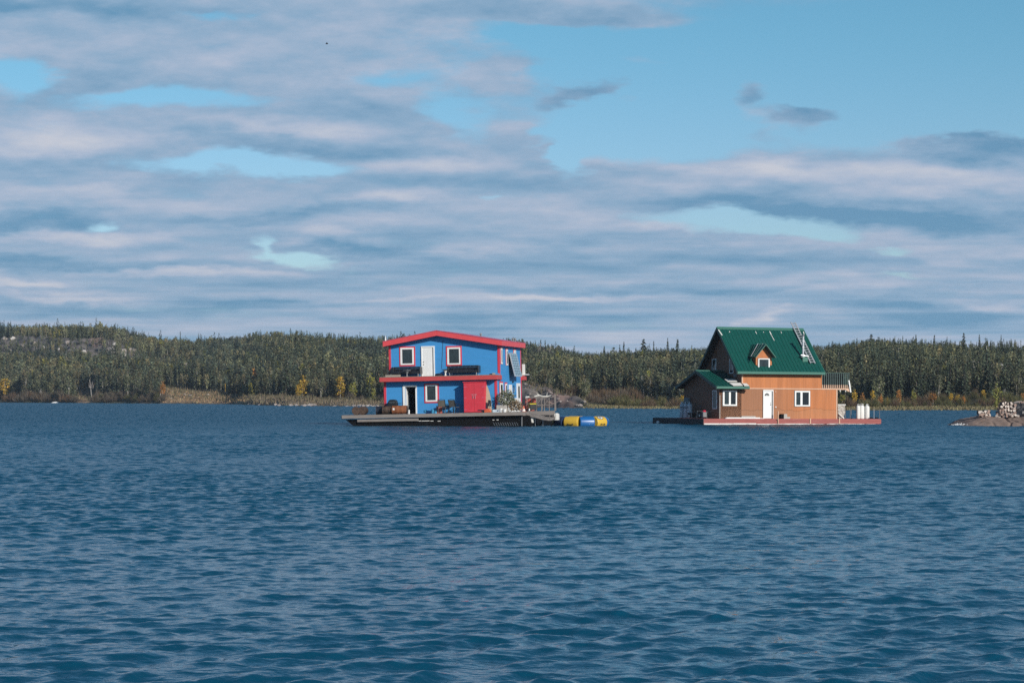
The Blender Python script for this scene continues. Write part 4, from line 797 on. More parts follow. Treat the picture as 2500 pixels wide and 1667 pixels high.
# --- balcony at the right
bx0, bx1 = ux1, G.y(*c2(1932, 620), WY)[0]; by1 = BK-.3
bzf = G.y(*c2(1800, 700), WY)[1]; brt = G.y(*c2(1800, 550), WY)[1]; bgl = G.y(*c2(1800, 664), WY)[1]
bl = MB().box(bx0, bx1, WY-.02, by1, bzf-.08, bzf+.03).build('balcony', MT['ltrim'], gh)
MB().box(bx0, bx1+.03, WY-.06, WY-.01, brt-.03, brt+.02).box(bx1-.02, bx1+.03, WY-.01, by1, brt-.03, brt+.02).box(bx0, bx1, by1-.05, by1, brt-.03, brt+.02).build('handrail', MT['gtrim2'], bl)
nb = 14
for i in range(nb+1):
    x_ = bx0+.04+(bx1-bx0-.08)*i/nb; MB().box(x_-.022, x_+.022, WY-.05, WY-.022, bzf+.06, brt-.03).build('baluster', MT['baluster'], bl)
    MB().box(x_-.03, x_+.03, WY-.048, WY-.021, bzf+.031, bgl).build('baluster_foot', MT['ltrim'], bl) if False else None
for i in range(1, 22):
    y_ = WY+i*(by1-WY)/22; MB().box(bx1-.02, bx1+.01, y_-.03, y_+.03, bzf+.03, brt-.03).build('baluster', MT['gtrim2'], bl)
for i in range(nb+1):
    x_ = bx0+.04+(bx1-bx0-.08)*i/nb; MB().box(x_-.032, x_+.032, WY-.056, WY-.051, bzf+.03, bgl).build('baluster_foot', MT['ltrim'], bl)
MB().box(bx0+.02, bx1-.06, WY+.75, WY+.80, bzf+.04, brt-.06).build('balcony_shade_sheet', MT['hull'], bl)  # black sheet standing for the shadow behind the balusters
a = G.y(*c2(1930, 620), WY-.1); b_ = G.y(*c2(1948, 735), WY-.1); MB().bar((a[0], WY-.1, a[1]), (b_[0], WY-.1, b_[1]), .10, .05, up=(0, 1, 0)).build('white_brace', MT['white'], bl)
c_ = G.y(*c2(1890, 706), WY-.04); d_ = G.y(*c2(1938, 728), WY-.04); MB().prism([(c_[0], c_[1]), (b_[0]-.06, c_[1]), (b_[0], d_[1]-.04), (b_[0]-.18, d_[1])], 'y', WY-.06, WY-.01).build('corner_bracket', MT['ltrim'], bl)
for cx in (1846, 1897): q = G.y(*c2(cx, 722), WY); MB().bar((q[0], WY+.02, bzf-.08), (q[0]+.03, WY+.02, bzf-.24), .05).build('joist_end', MT['white'], bl)
# ------------------------------------------------------------------ ladder on the roof
lb0, lb1 = on_roof(1565, 455, .14), on_roof(1607, 458, .14); lt0, lt1 = on_roof(1375, 64, .14), on_roof(1420, 66, .14)
ld = thing('roof_ladder', 'long aluminium ladder lying up the green roof past the chimney and over the ridge', 'ladder', G.m, lb0[:], 0)
A, A2 = Vector((0, 0, 0)), lb1-lb0; D_ = lt0-lb0
mb = MB().bar(A, A+D_, .045, .09, up=(1, 0, 0)); mb.build('rail', MT['alu'], ld); MB().bar(A2, A2+D_, .045, .09, up=(1, 0, 0)).build('rail', MT['alu'], ld)
for i in range(17): f = (i+.5)/17; MB().bar(A+D_*f, A2+D_*f, .05, .05, up=(0, -1, 1)).build('rung', MT['alu'], ld)
# ------------------------------------------------------------------ gas cylinders
def tank(label, frame, loc, r, h, m, grp):
    t = thing('gas_cylinder', label, 'gas cylinder', frame, loc, random.uniform(-.5, .5), grp)
    MB().lathe([(r*.8, 0), (r*.95, .02), (r, .06), (r, h*.80), (r*.92, h*.86), (r*.6, h*.90), (r*.25, h*.915)], n=20).build('body', MT[m], t, smooth=True)
    mb = MB(); rc = r*.55; c0 = h*.89
    for i in range(12):
        if i in (2, 3, 8, 9): continue
        t0, t1 = 2*math.pi*i/12, 2*math.pi*(i+1)/12
        mb.sheet([(rc*math.cos(t0), rc*math.sin(t0), c0), (rc*math.cos(t1), rc*math.sin(t1), c0), (rc*math.cos(t1), rc*math.sin(t1), h), (rc*math.cos(t0), rc*math.sin(t0), h)], .012)
    mb.lathe([(rc, h), (rc*1.05, h+.01), (rc, h+.02)], n=12); mb.build('collar', MT[m], t)
    MB().tube([(0, 0, h*.9), (0, 0, h*.97)], .03, 6).build('valve', MT['brass'], t); return t
for cx, w_, ct, lb in ((2019, 32, 848, 'slimmest tall white gas cylinder, left of the trio at the red deck end'), (2060, 46, 846, 'fat tall white gas cylinder in the middle of the trio on the red deck'), (2105, 40, 850, 'tall white gas cylinder on the right of the trio at the red deck end')):
    q = r2(cx-w_/2, ct, cx+w_/2, 994, .8); tank(lb, G.m, ((q[0]+q[1])/2, .8+(cx == 2060)*.12, DZ), (q[1]-q[0])/2, q[3]-DZ, 'tank', 'white gas cylinders at the right end of the red deck')
GL = 'gas cylinders in the shade of the annex wall'
for i, (cx, lb) in enumerate(((342, 'bluish gas cylinder at the outer side of the strapped group in shade'), (372, 'bluish gas cylinder in the middle of the strapped group in shade'), (402, 'bluish gas cylinder nearest the annex wall in the strapped group'))):
    y_ = G.x(*c2(cx, 900), .8)[0]; tank(lb, G.m, (.75+.05*i, y_, DZ), .19, 1.22, 'tankb', GL)
    if i == 1: ym = y_
q = thing('cylinder_strap', 'dark strap tied round the group of shaded gas cylinders', 'strap', G.m, (.8, ym, DZ)); MB().bar((-.25, -.9, .82), (-.25, .9, .82), .02, .05).build('strap', MT['blk'], q) 
# dark equipment in the shade
def equip(name, label, cat, cx, cy, xl, w_, h_, top=None):
    y_ = G.x(*c2(cx, cy), xl)[0]; t = thing(name, label, cat, G.m, (xl, y_, DZ), R(-80))
    MB().box(-w_, w_, -.2, .2, .08, h_*.75).build('engine', MT['blk'], t, bevel=.03); MB().box(-w_*.9, w_*.9, -.22, .22, h_*.76, h_).build('fuel_tank', MT[top or 'dkram'], t, bevel=.03)
    for s_ in (-1, 1): MB().tube([(s_*(w_+.03), -.22, 0), (s_*(w_+.03), -.22, h_), (s_*(w_+.03), .22, h_), (s_*(w_+.03), .22, 0)], .016, 6).build('frame_tube', MT['steel'], t)
    MB().lathe([(.09, -.24), (.09, -.205)], (0, 0, h_*.4), 12, 'y').build('starter', MT['steel'], t); return t
equip('generator', 'low dark generator on the shaded deck beside the bluish gas cylinders', 'generator', 425, 940, .9, .28, .42)
equip('generator', 'taller generator with a dark frame on the shaded deck before the annex window', 'generator', 525, 935, .9, .30, .55)
y_ = G.x(*c2(552, 930), .8)[0]; q = thing('fuel_pump', 'grey pump with a bright red cap at the edge of the shaded deck', 'pump', G.m, (.75, y_, DZ)); MB().box(-.15, .15, -.13, .13, .1, .48).build('body', MT['grey'], q, bevel=.03); MB().lathe([(.12, .49), (.14, .56), (.08, .62)], n=12).build('cap', mat('bright_red_cap', (.6, .03, .07), .4), q)
q = thing('coiled_hose', 'small coil of hose hanging on the shaded annex wall', 'hose', G.m, (x0-.10, G.x(*c2(503, 880), x0-.1)[0], G.x(*c2(503, 880), x0-.1)[1])); MB().tube([(0, .16*math.cos(i*.5), .18*math.sin(i*.5)) for i in range(26)], .018, 5).build('coil', MT['grey'], q)
# deck things
a, b_, c_, d_ = r2(745, 968, 1105, 986, .2)
q = thing('long_board', 'long white board lying on the red deck left of the front door', 'board', G.m, (a, .12, DZ+.005), 0); MB().box(0, b_-a, 0, .3, 0, .045).box(.1, b_-a-.25, .02, .28, .046, .10).build('board', MT['white'], q, bevel=.01)
a, b_, c_, d_ = r2(905, 952, 1040, 963, .42); q = thing('foam_slab', 'short grey slab lying on top of the white boards under the wall', 'slab', G.m, (a, .44, DZ+.01), 0)
MB().box(0, b_-a, 0, .12, .10, .19).box(.05, .13, 0, .12, 0, .1).box(b_-a-.13, b_-a-.05, 0, .12, 0, .1).build('slab', MT['concrete'], q, bevel=.01)
x_, _ = G.y(*c2(1255, 960), -.12); q = thing('mooring_post', 'thin pale mooring post rising in front of the red deck right of the door', 'post', G.m, (x_, -.10, .12)); MB().lathe([(.045, 0), (.045, .88), (.035, .92)], n=10).build('post', MT['ltrim'], q); MB().bar((0, .0, .3), (-.14, .0, .3), .04).build('cleat', MT['brass'], q)
a, b_, c_, d_ = r2(1272, 942, 1366, 987, .3)
q = thing('step_block', 'grey block step with a dark end beside the mooring post', 'step', G.m, (a, .25, DZ)); W_ = b_-a; MB().prism([(0, 0), (W_*.36, 0), (W_*.36, d_-DZ), (W_*.12, d_-DZ)], 'y', 0, .3).build('dark_end', MT['hull'], q); MB().box(W_*.36+.002, W_*.70, 0, .3, 0, d_-DZ).build('block', MT['concrete'], q, bevel=.01); MB().box(W_*.70+.002, W_, 0, .3, 0, (d_-DZ)*.42).build('lower_step', MT['concrete'], q, bevel=.01)
a, b_, c_, d_ = r2(1822, 853, 1888, 990, .9); xm = (a+b_)/2
q = thing('wrapped_bundle', 'grey tarp wrapped bundle under a white bar at the right corner of the orange house', 'bundle', G.m, (a+.04, .9, DZ)); W_ = b_-a; H_ = d_-DZ
mb = MB(); rr = random.Random(2); nx, nz_ = 9, 12; vs = []
for s_ in (0, 1):
    for j in range(nz_+1):
        for i in range(nx+1):
            f = j/nz_; taper = 1-.25*(1-f) if f < .3 else 1; vs.append((W_*(.5+(i/nx-.5)*taper)+rr.uniform(-.02, .02), s_*.35+rr.uniform(-.05, .05), H_*.96*f))
K = (nx+1)*(nz_+1); fs = []
for s_ in (0, 1):
    for j in range(nz_):
        for i in range(nx): b0 = s_*K+j*(nx+1)+i; fs.append((b0, b0+1, b0+nx+2, b0+nx+1))
for j in range(nz_): b0 = j*(nx+1); fs.append((b0, b0+nx+1, b0+nx+1+K, b0+K)); b0 += nx; fs.append((b0, b0+nx+1, b0+nx+1+K, b0+K))
for i in range(nx): b0 = nz_*(nx+1)+i; fs.append((b0, b0+1, b0+1+K, b0+K))
mb.add(vs, fs).build('tarp', MT['tarp'], q); MB().box(-.05, W_+.05, -.05, .4, H_*.97, H_*1.03).build('bar', MT['pale'], q); MB().bar((W_*.05, -.08, H_*.35), (W_*.8, -.08, H_*.02), .06).build('pole', MT['pale'], q)
RP = 'thin rail posts at the right end of the red deck'
for cx, ct, yl, lb in ((1897, 880, .9, 'thin rail post right beside the tarp bundle'), (1943, 884, .5, 'thin rail post, left one of the close pair before the white cylinders'), (1954, 884, 2.6, 'thin rail post, right one of the close pair before the white cylinders'), (2171, 893, .4, 'pale thin rail post between the cylinders and the deck corner'), (2238, 898, .1, 'thin rail post on the outer corner of the red deck')):
    x_, z_ = G.y(*c2(cx, ct), yl); x_ = min(x_, FX1-.04); t = thing('rail_post', lb, 'post', G.m, (x_, yl, DZ), 0, RP); MB().lathe([(.018, 0), (.018, z_-DZ)], n=6).build('post', MT['beam' if cx != 2171 else 'alu'], t); MB().lathe([(.05, 0), (.05, .03)], n=8).build('base', MT['blk'], t)
for cx, lb in ((2145, 'dark coil of rope on the deck right of the white cylinders'), (2196, 'dark lump of rope near the outer corner post')):
    x_, _ = G.y(*c2(cx, 990), .4); q = thing('rope_coil', lb, 'rope', G.m, (x_, .4, DZ+.04), 0, 'rope coils on the red deck'); MB().tube([(.14*math.cos(i*.6)*(1-.01*i), .14*math.sin(i*.6), .003*i) for i in range(28)], .022, 5).build('coil', MT['blk'], q)
y_ = G.x(*c2(115, 1026), -.25)[0]; q = thing('mooring_buoy', 'small white buoy floating at the far shaded end of the float', 'buoy', G.m, (-.35, y_, .05)); MB().ball((0, 0, .05), .14, 10).build('ball', MT['white'], q, smooth=True); MB().lathe([(.03, .18), (.03, .24)], n=8).build('eye', MT['blk'], q)
# ================================================================== LAND
def smooth_noise(seed, n=256):
    r = np.random.default_rng(seed); g = r.random((n, n))
    def f(x, y):
        x = np.asarray(x, float) % n; y = np.asarray(y, float) % n; xi = np.floor(x).astype(int); yi = np.floor(y).astype(int); fx = x-xi; fy = y-yi; fx = fx*fx*(3-2*fx); fy = fy*fy*(3-2*fy)
        a = g[xi % n, yi % n]; b = g[(xi+1) % n, yi % n]; c = g[xi % n, (yi+1) % n]; d = g[(xi+1) % n, (yi+1) % n]
        return (a*(1-fx)+b*fx)*(1-fy)+(c*(1-fx)+d*fx)*fy-.5
    return f
nzA, nzB, nzC = smooth_noise(1), smooth_noise(2), smooth_noise(3)
def fbm(x, y, f=nzA, o=4): return sum(f(x*2**i+17*i, y*2**i+5*i)*.5**i for i in range(o))
shore_pts = [(-900, 982.5), (0, 983), (450, 986), (570, 987.5), (620, 990), (700, 991.5), (930, 993), (1250, 995), (1440, 997.3), (1640, 998.5), (2100, 1002), (3400, 1002)]
def S_of(px): return FP*HCAM/(np.interp(px, [p[0] for p in shore_pts], [p[1] for p in shore_pts])-HZ)
def Sw(px): return S_of(px)*(1+.010*fbm(np.asarray(px)/60.0, 3.3, nzB, 3))
ST = [(-900, [(0,0),(6,.8),(150,15),(190,27),(260,30),(600,27)]), (0, [(0,0),(6,.8),(150,17),(190,26.5),(260,29.5),(600,27)]), (250, [(0,0),(8,.9),(150,15.5),(185,24),(260,27),(600,25)]),
 (420, [(0,0),(6,1.2),(70,5.0),(180,13.),(215,20.5),(600,20)]), (500, [(0,0),(5,.8),(60,3.2),(180,12),(250,19.5),(600,20)]), (600, [(0,0),(8,1.0),(60,1.8),(190,11),(320,20.8),(600,21)]),
 (700, [(0,0),(8,1.1),(55,1.3),(190,10.5),(340,21.5),(600,20)]), (900, [(0,0),(6,.9),(45,1.2),(180,9.5),(330,18.7),(600,17)]), (1250, [(0,0),(4,1.2),(40,2.5),(150,8.5),(280,14.6),(600,13)]),
 (1450, [(0,0),(10,.35),(40,1.2),(120,6.5),(170,8.9),(600,9)]), (1600, [(0,0),(10,.3),(35,.9),(110,6.2),(170,9.4),(600,10)]), (2000, [(0,0),(10,.3),(35,1.0),(110,6.6),(170,9.6),(600,10)]),
 (2150, [(0,0),(10,.3),(35,1.0),(110,7.4),(170,11.2),(600,12)]), (2400, [(0,0),(8,.3),(35,1.0),(110,7),(170,10.0),(600,10.5)]), (3400, [(0,0),(8,.3),(35,1.0),(110,7),(170,10.0),(600,10.5)])]
STX = np.array([s[0] for s in ST], float); STS = np.array([[k[0] for k in s[1]] for s in ST], float); STZ = np.array([[k[1] for k in s[1]] for s in ST], float)
def ground(px, s):
    px = np.asarray(px, float); s = np.asarray(s, float); px, s = np.broadcast_arrays(px, s)
    i = np.clip(np.searchsorted(STX, px)-1, 0, len(STX)-2); t = (px-STX[i])/(STX[i+1]-STX[i]); t = t*t*(3-2*t)
    S_ = STS[i]*(1-t[..., None])+STS[i+1]*t[..., None]; Z_ = STZ[i]*(1-t[..., None])+STZ[i+1]*t[..., None]
    z = np.zeros_like(s)
    for k_ in range(5):
        m = (s >= S_[..., k_]) & (s < S_[..., k_+1]+(1e9 if k_ == 4 else 0)); f = np.clip((s-S_[..., k_])/(S_[..., k_+1]-S_[..., k_]), 0, 1)
        z = np.where(m, Z_[..., k_]+(Z_[..., k_+1]-Z_[..., k_])*f, z)
    z = np.where(s < 0, s*.15, z)
    x = (px-1250)/FP*(S_of(px)+s)
    z = z+np.clip(s/30, 0, 1)*1.6*fbm(x/28, s/28)+np.clip(s/4, 0, 1)*.35*fbm(x/3.0, s/3.0, nzB)
    # bare granite dome on the point right of the blue house
    q = np.clip(1-((px-1250)/195.0)**2, 0, 1)*np.clip(1-((s-13)/14.0)**2, 0, 1); z = z+q**.6*(2.7*np.clip((1450-px)/190, 0, 1))*(1+.35*fbm(x/2.6, s/2.6, nzC)+.25*fbm(x/.9, s/.9, nzB))
    rk = rockmask(px, s); z = z+rk*(1.3*np.abs(fbm(x/5.0, s/6.0, nzC))*2+.35*fbm(x/1.3, s/1.3, nzB))
    return z
def rockmask(px, s):
    px = np.asarray(px, float); s = np.asarray(s, float); x = (px-1250)/FP*(S_of(px)+s)
    a = np.clip(1-np.abs((s-165)/42.0), 0, 1)*np.clip((560-px)/110, 0, 1)*np.clip((px+500)/200, 0, 1)*1.9+fbm(x/9, s/9, nzB)*.9-.15
    b = np.clip(1-np.abs((s-118)/48.0), 0, 1)*np.clip((px-2270)/60, 0, 1)*1.6+fbm(x/8, s/8, nzB)*1.2-.45
    c = np.clip(1-((px-1250)/200.0)**2, 0, 1)*np.clip(1-((s-12)/18.0)**2, 0, 1)*3
    d = np.clip(1-((px-1465)/60.0)**2, 0, 1)*np.clip(1-((s-100)/18.0)**2, 0, 1)*1.2
    return np.clip(np.maximum.reduce([a, b, c, d]), 0, 1)
cols = np.arange(-900, 3401, 7.0); rows = np.concatenate([np.arange(-6, 20, 1.0), np.arange(20, 80, 2.5), np.arange(80, 260, 2.5), np.arange(260, 620, 20)])
PXg, Sg = np.meshgrid(cols, rows); Yg = Sw(PXg)+Sg; Xg = (PXg-1250)/FP*Yg; Zg = ground(PXg, Sg)
def grid_mesh(name, X, Y, Z, m, face_attr=None, smooth=True):
    nr_, nc_ = X.shape; me = bpy.data.meshes.new(name); me.vertices.add(nr_*nc_); me.vertices.foreach_set('co', np.stack([X, Y, Z], -1).astype(np.float32).ravel())
    idx = np.arange(nr_*nc_).reshape(nr_, nc_); q = np.stack([idx[:-1, :-1], idx[:-1, 1:], idx[1:, 1:], idx[1:, :-1]], -1).reshape(-1)
    nf = len(q)//4; me.loops.add(len(q)); me.loops.foreach_set('vertex_index', q.astype(np.int32)); me.polygons.add(nf)
    me.polygons.foreach_set('loop_start', np.arange(0, nf*4, 4, dtype=np.int32)); me.polygons.foreach_set('loop_total', np.full(nf, 4, np.int32))
    if smooth: me.polygons.foreach_set('use_smooth', np.ones(nf, bool))
    me.update(calc_edges=True); me.materials.append(m); o = bpy.data.objects.new(name, me); COL.objects.link(o); return o
gm = mat('hillside_ground', (1, 1, 1), .95, var=.45, nscale=.35, bump=.6, tintattr=True, spec=.1)
land = grid_mesh('hills', Xg, Yg, Zg, gm); land['kind'] = 'structure'
rk = rockmask(PXg, Sg); nn_ = fbm(Xg/4, Sg/4, nzC)
und = np.array([.075, .072, .042]); tan_ = np.array([.36, .255, .155]); rock_c = np.array([.19, .17, .155]); pink_c = np.array([.42, .28, .23]); bank_c = np.array([.20, .165, .125]); reed_c = np.array([.24, .205, .12])
c_ = np.ones(Xg.shape+(3,))*und
mead = np.clip((Sg+2)/4, 0, 1)*np.clip((86-Sg)/12, 0, 1)*np.clip((PXg-380)/20, 0, 1)*np.clip((630-PXg)/30, 0, 1)+np.clip((44-Sg)/8, 0, 1)*np.clip((PXg-188)/6, 0, 1)*np.clip((232-PXg)/8, 0, 1)+np.clip((PXg-225)/10, 0, 1)*np.clip((400-PXg)/20, 0, 1)*np.clip(1-np.abs(Sg-38)/14, 0, 1)
spit = np.clip((60-Sg)/10, 0, 1)*np.clip((PXg-600)/30, 0, 1)*np.clip((1270-PXg)/100, 0, 1)
def mixm(c, m, col): m = np.clip(m, 0, 1)[..., None]; return c*(1-m)+col*m
c_ = mixm(c_, mead, tan_); c_ = mixm(c_, spit*.9, bank_c); c_ = mixm(c_, mead*np.clip(nn_*2.5, 0, 1), np.array([.17, .12, .09]))
c_ = mixm(c_, np.clip((14-Sg)/4, 0, 1)*np.clip((PXg-1430)/30, 0, 1), reed_c); c_ = mixm(c_, rk, rock_c); c_ = mixm(c_, rk*np.clip(nn_*3, 0, 1), np.array([.12, .105, .10]))
c_ = mixm(c_, np.clip(1-((PXg-238)/20)**2, 0, 1)*np.clip(1-((Sg-182)/12)**2, 0, 1)*1.5, pink_c); c_ = mixm(c_, np.clip(1-((PXg-1368)/38)**2, 0, 1)*np.clip((12-Sg)/4, 0, 1), pink_c)
c_ = mixm(c_, np.clip((1.2-Sg)/1.0, 0, 1)*np.clip((1500-PXg)/40, 0, 1)*.8*np.where(PXg > 1240, .4, 1), np.array([.045, .04, .04]))
at = land.data.attributes.new('tint', 'FLOAT_COLOR', 'POINT'); at.data.foreach_set('color', np.concatenate([c_, np.ones(Xg.shape+(1,))], -1).astype(np.float32).ravel())
# ------------------------------------------------------------------ foliage templates as numpy quads
def rot_rand(r, n):
    v = r.normal(size=(n, 3)); return v/np.linalg.norm(v, axis=1)[:, None]
def t_spruce(seed, nw, nb, wob=.25, slim=1.0, dead=.1):      # unit height, foliage quads
    r = np.random.default_rng(seed); Q = []
    rmax = .135*slim*r.uniform(.8, 1.2); sh = r.uniform(.6, 1.0)
    for i in range(nw):
        z = .10+.88*(i/(nw-1))**.92; base = rmax*(max(1-z, 0))**sh*(1+.25*math.sin(i*1.7+seed))+.018
        if r.random() < dead: base *= .5
        k = max(4, int(nb*(1.0 if z < .6 else .85)))
        for j in range(k):
            a = r.uniform(0, 6.28); L = base*r.uniform(1-wob*1.3, 1+wob); d = np.array([math.cos(a), math.sin(a), 0]); s = np.array([-d[1], d[0], 0])
            w = .034*r.uniform(.7, 1.4)+.15*L; dr = -L*r.uniform(.1, .8); p = np.array([0, 0, z+r.uniform(-.02, .02)])
            a0 = p; m_ = p+d*L*.55+np.array([0, 0, dr*.35+.008]); tip = p+d*L+np.array([0, 0, dr]); tw = s*w*.5+np.array([0, 0, r.uniform(-.4, .4)*w])
            Q.append([a0, m_-tw, tip, m_+tw])
    Q.append([[0, -.006, .93], [.006, 0, .93], [0, .002, 1.02], [-.006, 0, .93]])
    return np.array(Q)
def t_birch(seed, n, size, rx=.20, zc=.62, rz=.40, open_=.25):
    r = np.random.default_rng(seed); Q = []; lob = [(r.uniform(-.09, .09), r.uniform(-.09, .09), r.uniform(.32, .92), r.uniform(.07, .14)) for _ in range(15)]
    for i in range(n):
        l = lob[r.integers(len(lob))]; lim = rx*math.sqrt(max(1-((l[2]-zc)/rz)**2, .08))/rx
        v = r.normal(size=3); v /= np.linalg.norm(v); v *= r.random()**.4*l[3]
        p = np.array([l[0]*lim*1.1, l[1]*lim*1.1, l[2]])+v*np.array([lim, lim, 1.15]); nx = rot_rand(r, 2); s = size*r.uniform(.5, 1.3); a = nx[0]*s; b = np.cross(nx[0], nx[1]); b = b/(np.linalg.norm(b)+1e-6)*s*.6
        Q.append([p-a*.5, p-b*.5, p+a*.5, p+b*.5])
    return np.array(Q)
def t_shrub(seed, n, w=.03, spread=.8):
    r = np.random.default_rng(seed); Q = []
    for i in range(n):
        a = r.uniform(0, 6.28); q = r.random()**.6; h = (1-.55*q*q)*r.uniform(.55, 1.0); b = np.array([math.cos(a)*q*.45*spread, math.sin(a)*q*.45*spread, r.uniform(0, .35)*h]); t = np.array([math.cos(a)*q*spread*.8+r.normal()*.06, math.sin(a)*q*spread*.8+r.normal()*.06, h])
        s = rot_rand(r, 1)[0]*w*r.uniform(.6, 1.8); m_ = (b+t)/2
        Q.append([b, m_-s, t, m_+s])
        if i % 2: p = t-np.array([0, 0, r.uniform(0, .3)]); nx = rot_rand(r, 2); Q.append([p, p+nx[0]*w*1.6, p+(nx[0]+nx[1])*w*1.4, p+nx[1]*w*1.6])
    return np.array(Q)
def t_trunk(r0, r1, z1, lean=0.0, n=5, forks=()):
    Q = []
    segs = [((0, 0, 0), (lean*.5, 0, z1*.5), r0, (r0+r1)/2), ((lean*.5, 0, z1*.5), (lean, 0, z1), (r0+r1)/2, r1)]+list(forks)
    for a, b, ra, rb in segs:
        a = np.array(a, float); b = np.array(b, float)
        for j in range(n):
            t0, t1 = 2*math.pi*j/n, 2*math.pi*(j+1)/n; c0 = np.array([math.cos(t0), math.sin(t0), 0]); c1_ = np.array([math.cos(t1), math.sin(t1), 0])
            Q.append([a+c0*ra, a+c1_*ra, b+c1_*rb, b+c0*rb])
    return np.array(Q)
def quads_mesh(name, Q, mats, mi=None, tint=None):
    Q = np.asarray(Q, np.float32); n = len(Q); me = bpy.data.meshes.new(name); me.vertices.add(n*4); me.vertices.foreach_set('co', Q.ravel())
    me.loops.add(n*4); me.loops.foreach_set('vertex_index', np.arange(n*4, dtype=np.int32)); me.polygons.add(n)
    me.polygons.foreach_set('loop_start', np.arange(0, n*4, 4, dtype=np.int32)); me.polygons.foreach_set('loop_total', np.full(n, 4, np.int32))
    if mi is not None: me.polygons.foreach_set('material_index', mi.astype(np.int32))
    me.update(calc_edges=True)
    for m in mats: me.materials.append(m)
    t = np.ones((n, 4), np.float32)
    if tint is not None: t[:, :3] = tint
    a = me.attributes.new('tint', 'FLOAT_COLOR', 'FACE'); a.data.foreach_set('color', t.ravel()); return me
LEAF = mat('conifer_needles', (1, 1, 1), .8, var=.3, nscale=.6, tintattr=True, spec=.15, trans=.12, obj_rand=.25)
LEAFB = mat('birch_leaves', (1, 1, 1), .7, var=.3, nscale=.6, tintattr=True, spec=.2, trans=.25, obj_rand=.2)
TWIG = mat('willow_twigs', (1, 1, 1), .9, var=.3, nscale=.8, tintattr=True, spec=.1, trans=.1, obj_rand=.2)
BARK = mat('spruce_bark', (.13, .11, .10), .9, var=.3, nscale=2, spec=.1); BARKW = mat('birch_bark', (.50, .47, .43), .8, var=.25, nscale=3, spec=.2)
c_spr = np.array([.084, .106, .071]); c_bir = np.array([.155, .165, .095]); c_yel = np.array([.50, .33, .05]); c_wil = np.array([.135, .115, .085]); c_ora = np.array([.46, .22, .06]); c_yg = np.array([.30, .29, .07])
def jit(n, c, r, a=.28): return np.clip(c*(1+a*r.normal(size=(n, 1)))*(1+.06*r.normal(size=(n, 3))), .005, 1)
# ------------------------------------------------------------------ scatter candidates
r = np.random.default_rng(5)
npx = 15000; cp = r.uniform(-260, 2760, npx*4); cs = 4+330*r.random(npx*4)**.9
Yc_ = S_of(cp)+cs; dens = Yc_/700.0                      # keep the density even per square metre
keep = r.random(npx*4) < dens*.62*np.interp(cp, [600, 1400], [1, 1.7]); cp, cs = cp[keep], cs[keep]
rkm = rockmask(cp, cs); x_ = (cp-1250)/FP*(S_of(cp)+cs)
smax = np.interp(cp, [-300, 420, 600, 900, 1250, 1450, 2100, 2800], [330, 330, 360, 360, 310, 215, 215, 215])
ok = ((rkm < .35+.5*r.random(len(cp))*.4) | ((cp < 560) & (r.random(len(cp)) < .5)) | ((cp > 2000) & (r.random(len(cp)) < .25))) & (cs < smax)
ok &= ~((cp > 392) & (cp < 560) & (cs < 74)); ok &= ~((cp > 186) & (cp < 234) & (cs < 38)); ok &= ~((cp >= 560) & (cp < 960) & (cs < 48)); ok &= ~((cp > 1060) & (cp < 1450) & (cs < 27))
ok &= ~((cp >= 1440) & (cs < np.interp(cp, [1440, 1560, 1660, 1720, 2100, 2500], [62, 55, 34, 25, 30, 36]))); ok &= (cs > 12)
ok &= ~((cp > 2280) & (cs > 60) & (cs < 150) & (r.random(len(cp)) < .5))
cp, cs, smax = cp[ok], cs[ok], smax[ok]
clump = fbm((cp-1250)/FP*(S_of(cp)+cs)/22, cs/22, nzC, 3)
pspr = np.interp(cp, [-300, 400, 900, 1300, 1500, 2100, 2800], [.48, .55, .62, .52, .60, .80, .74])
kind = (r.random(len(cp)) > pspr+clump*.8).astype(int)          # 0 spruce, 1 birch
hh = np.where(kind == 0, r.normal(6.9, 1.5, len(cp)), r.normal(6.3, 1.0, len(cp))).clip(3.2, 10.5)
hh = np.where((kind == 0) & (r.random(len(cp)) < .07), hh*1.2, hh); hh = np.where(cs > smax-80, np.minimum(hh, 8.0), hh); hh = np.where((rkm[ok] > .4), hh*.65, hh); hh *= np.where(cs > smax-110, .92, 1)*np.where((cp < 480) & (cs > 110), .80, 1)*np.interp(cp, [300, 620, 1200, 1420], [.92, .82, .78, .66])
cY = Sw(cp)+cs; cX = (cp-1250)/FP*cY; cZ = ground(cp, cs)-.15
print('tree candidates', len(cp))
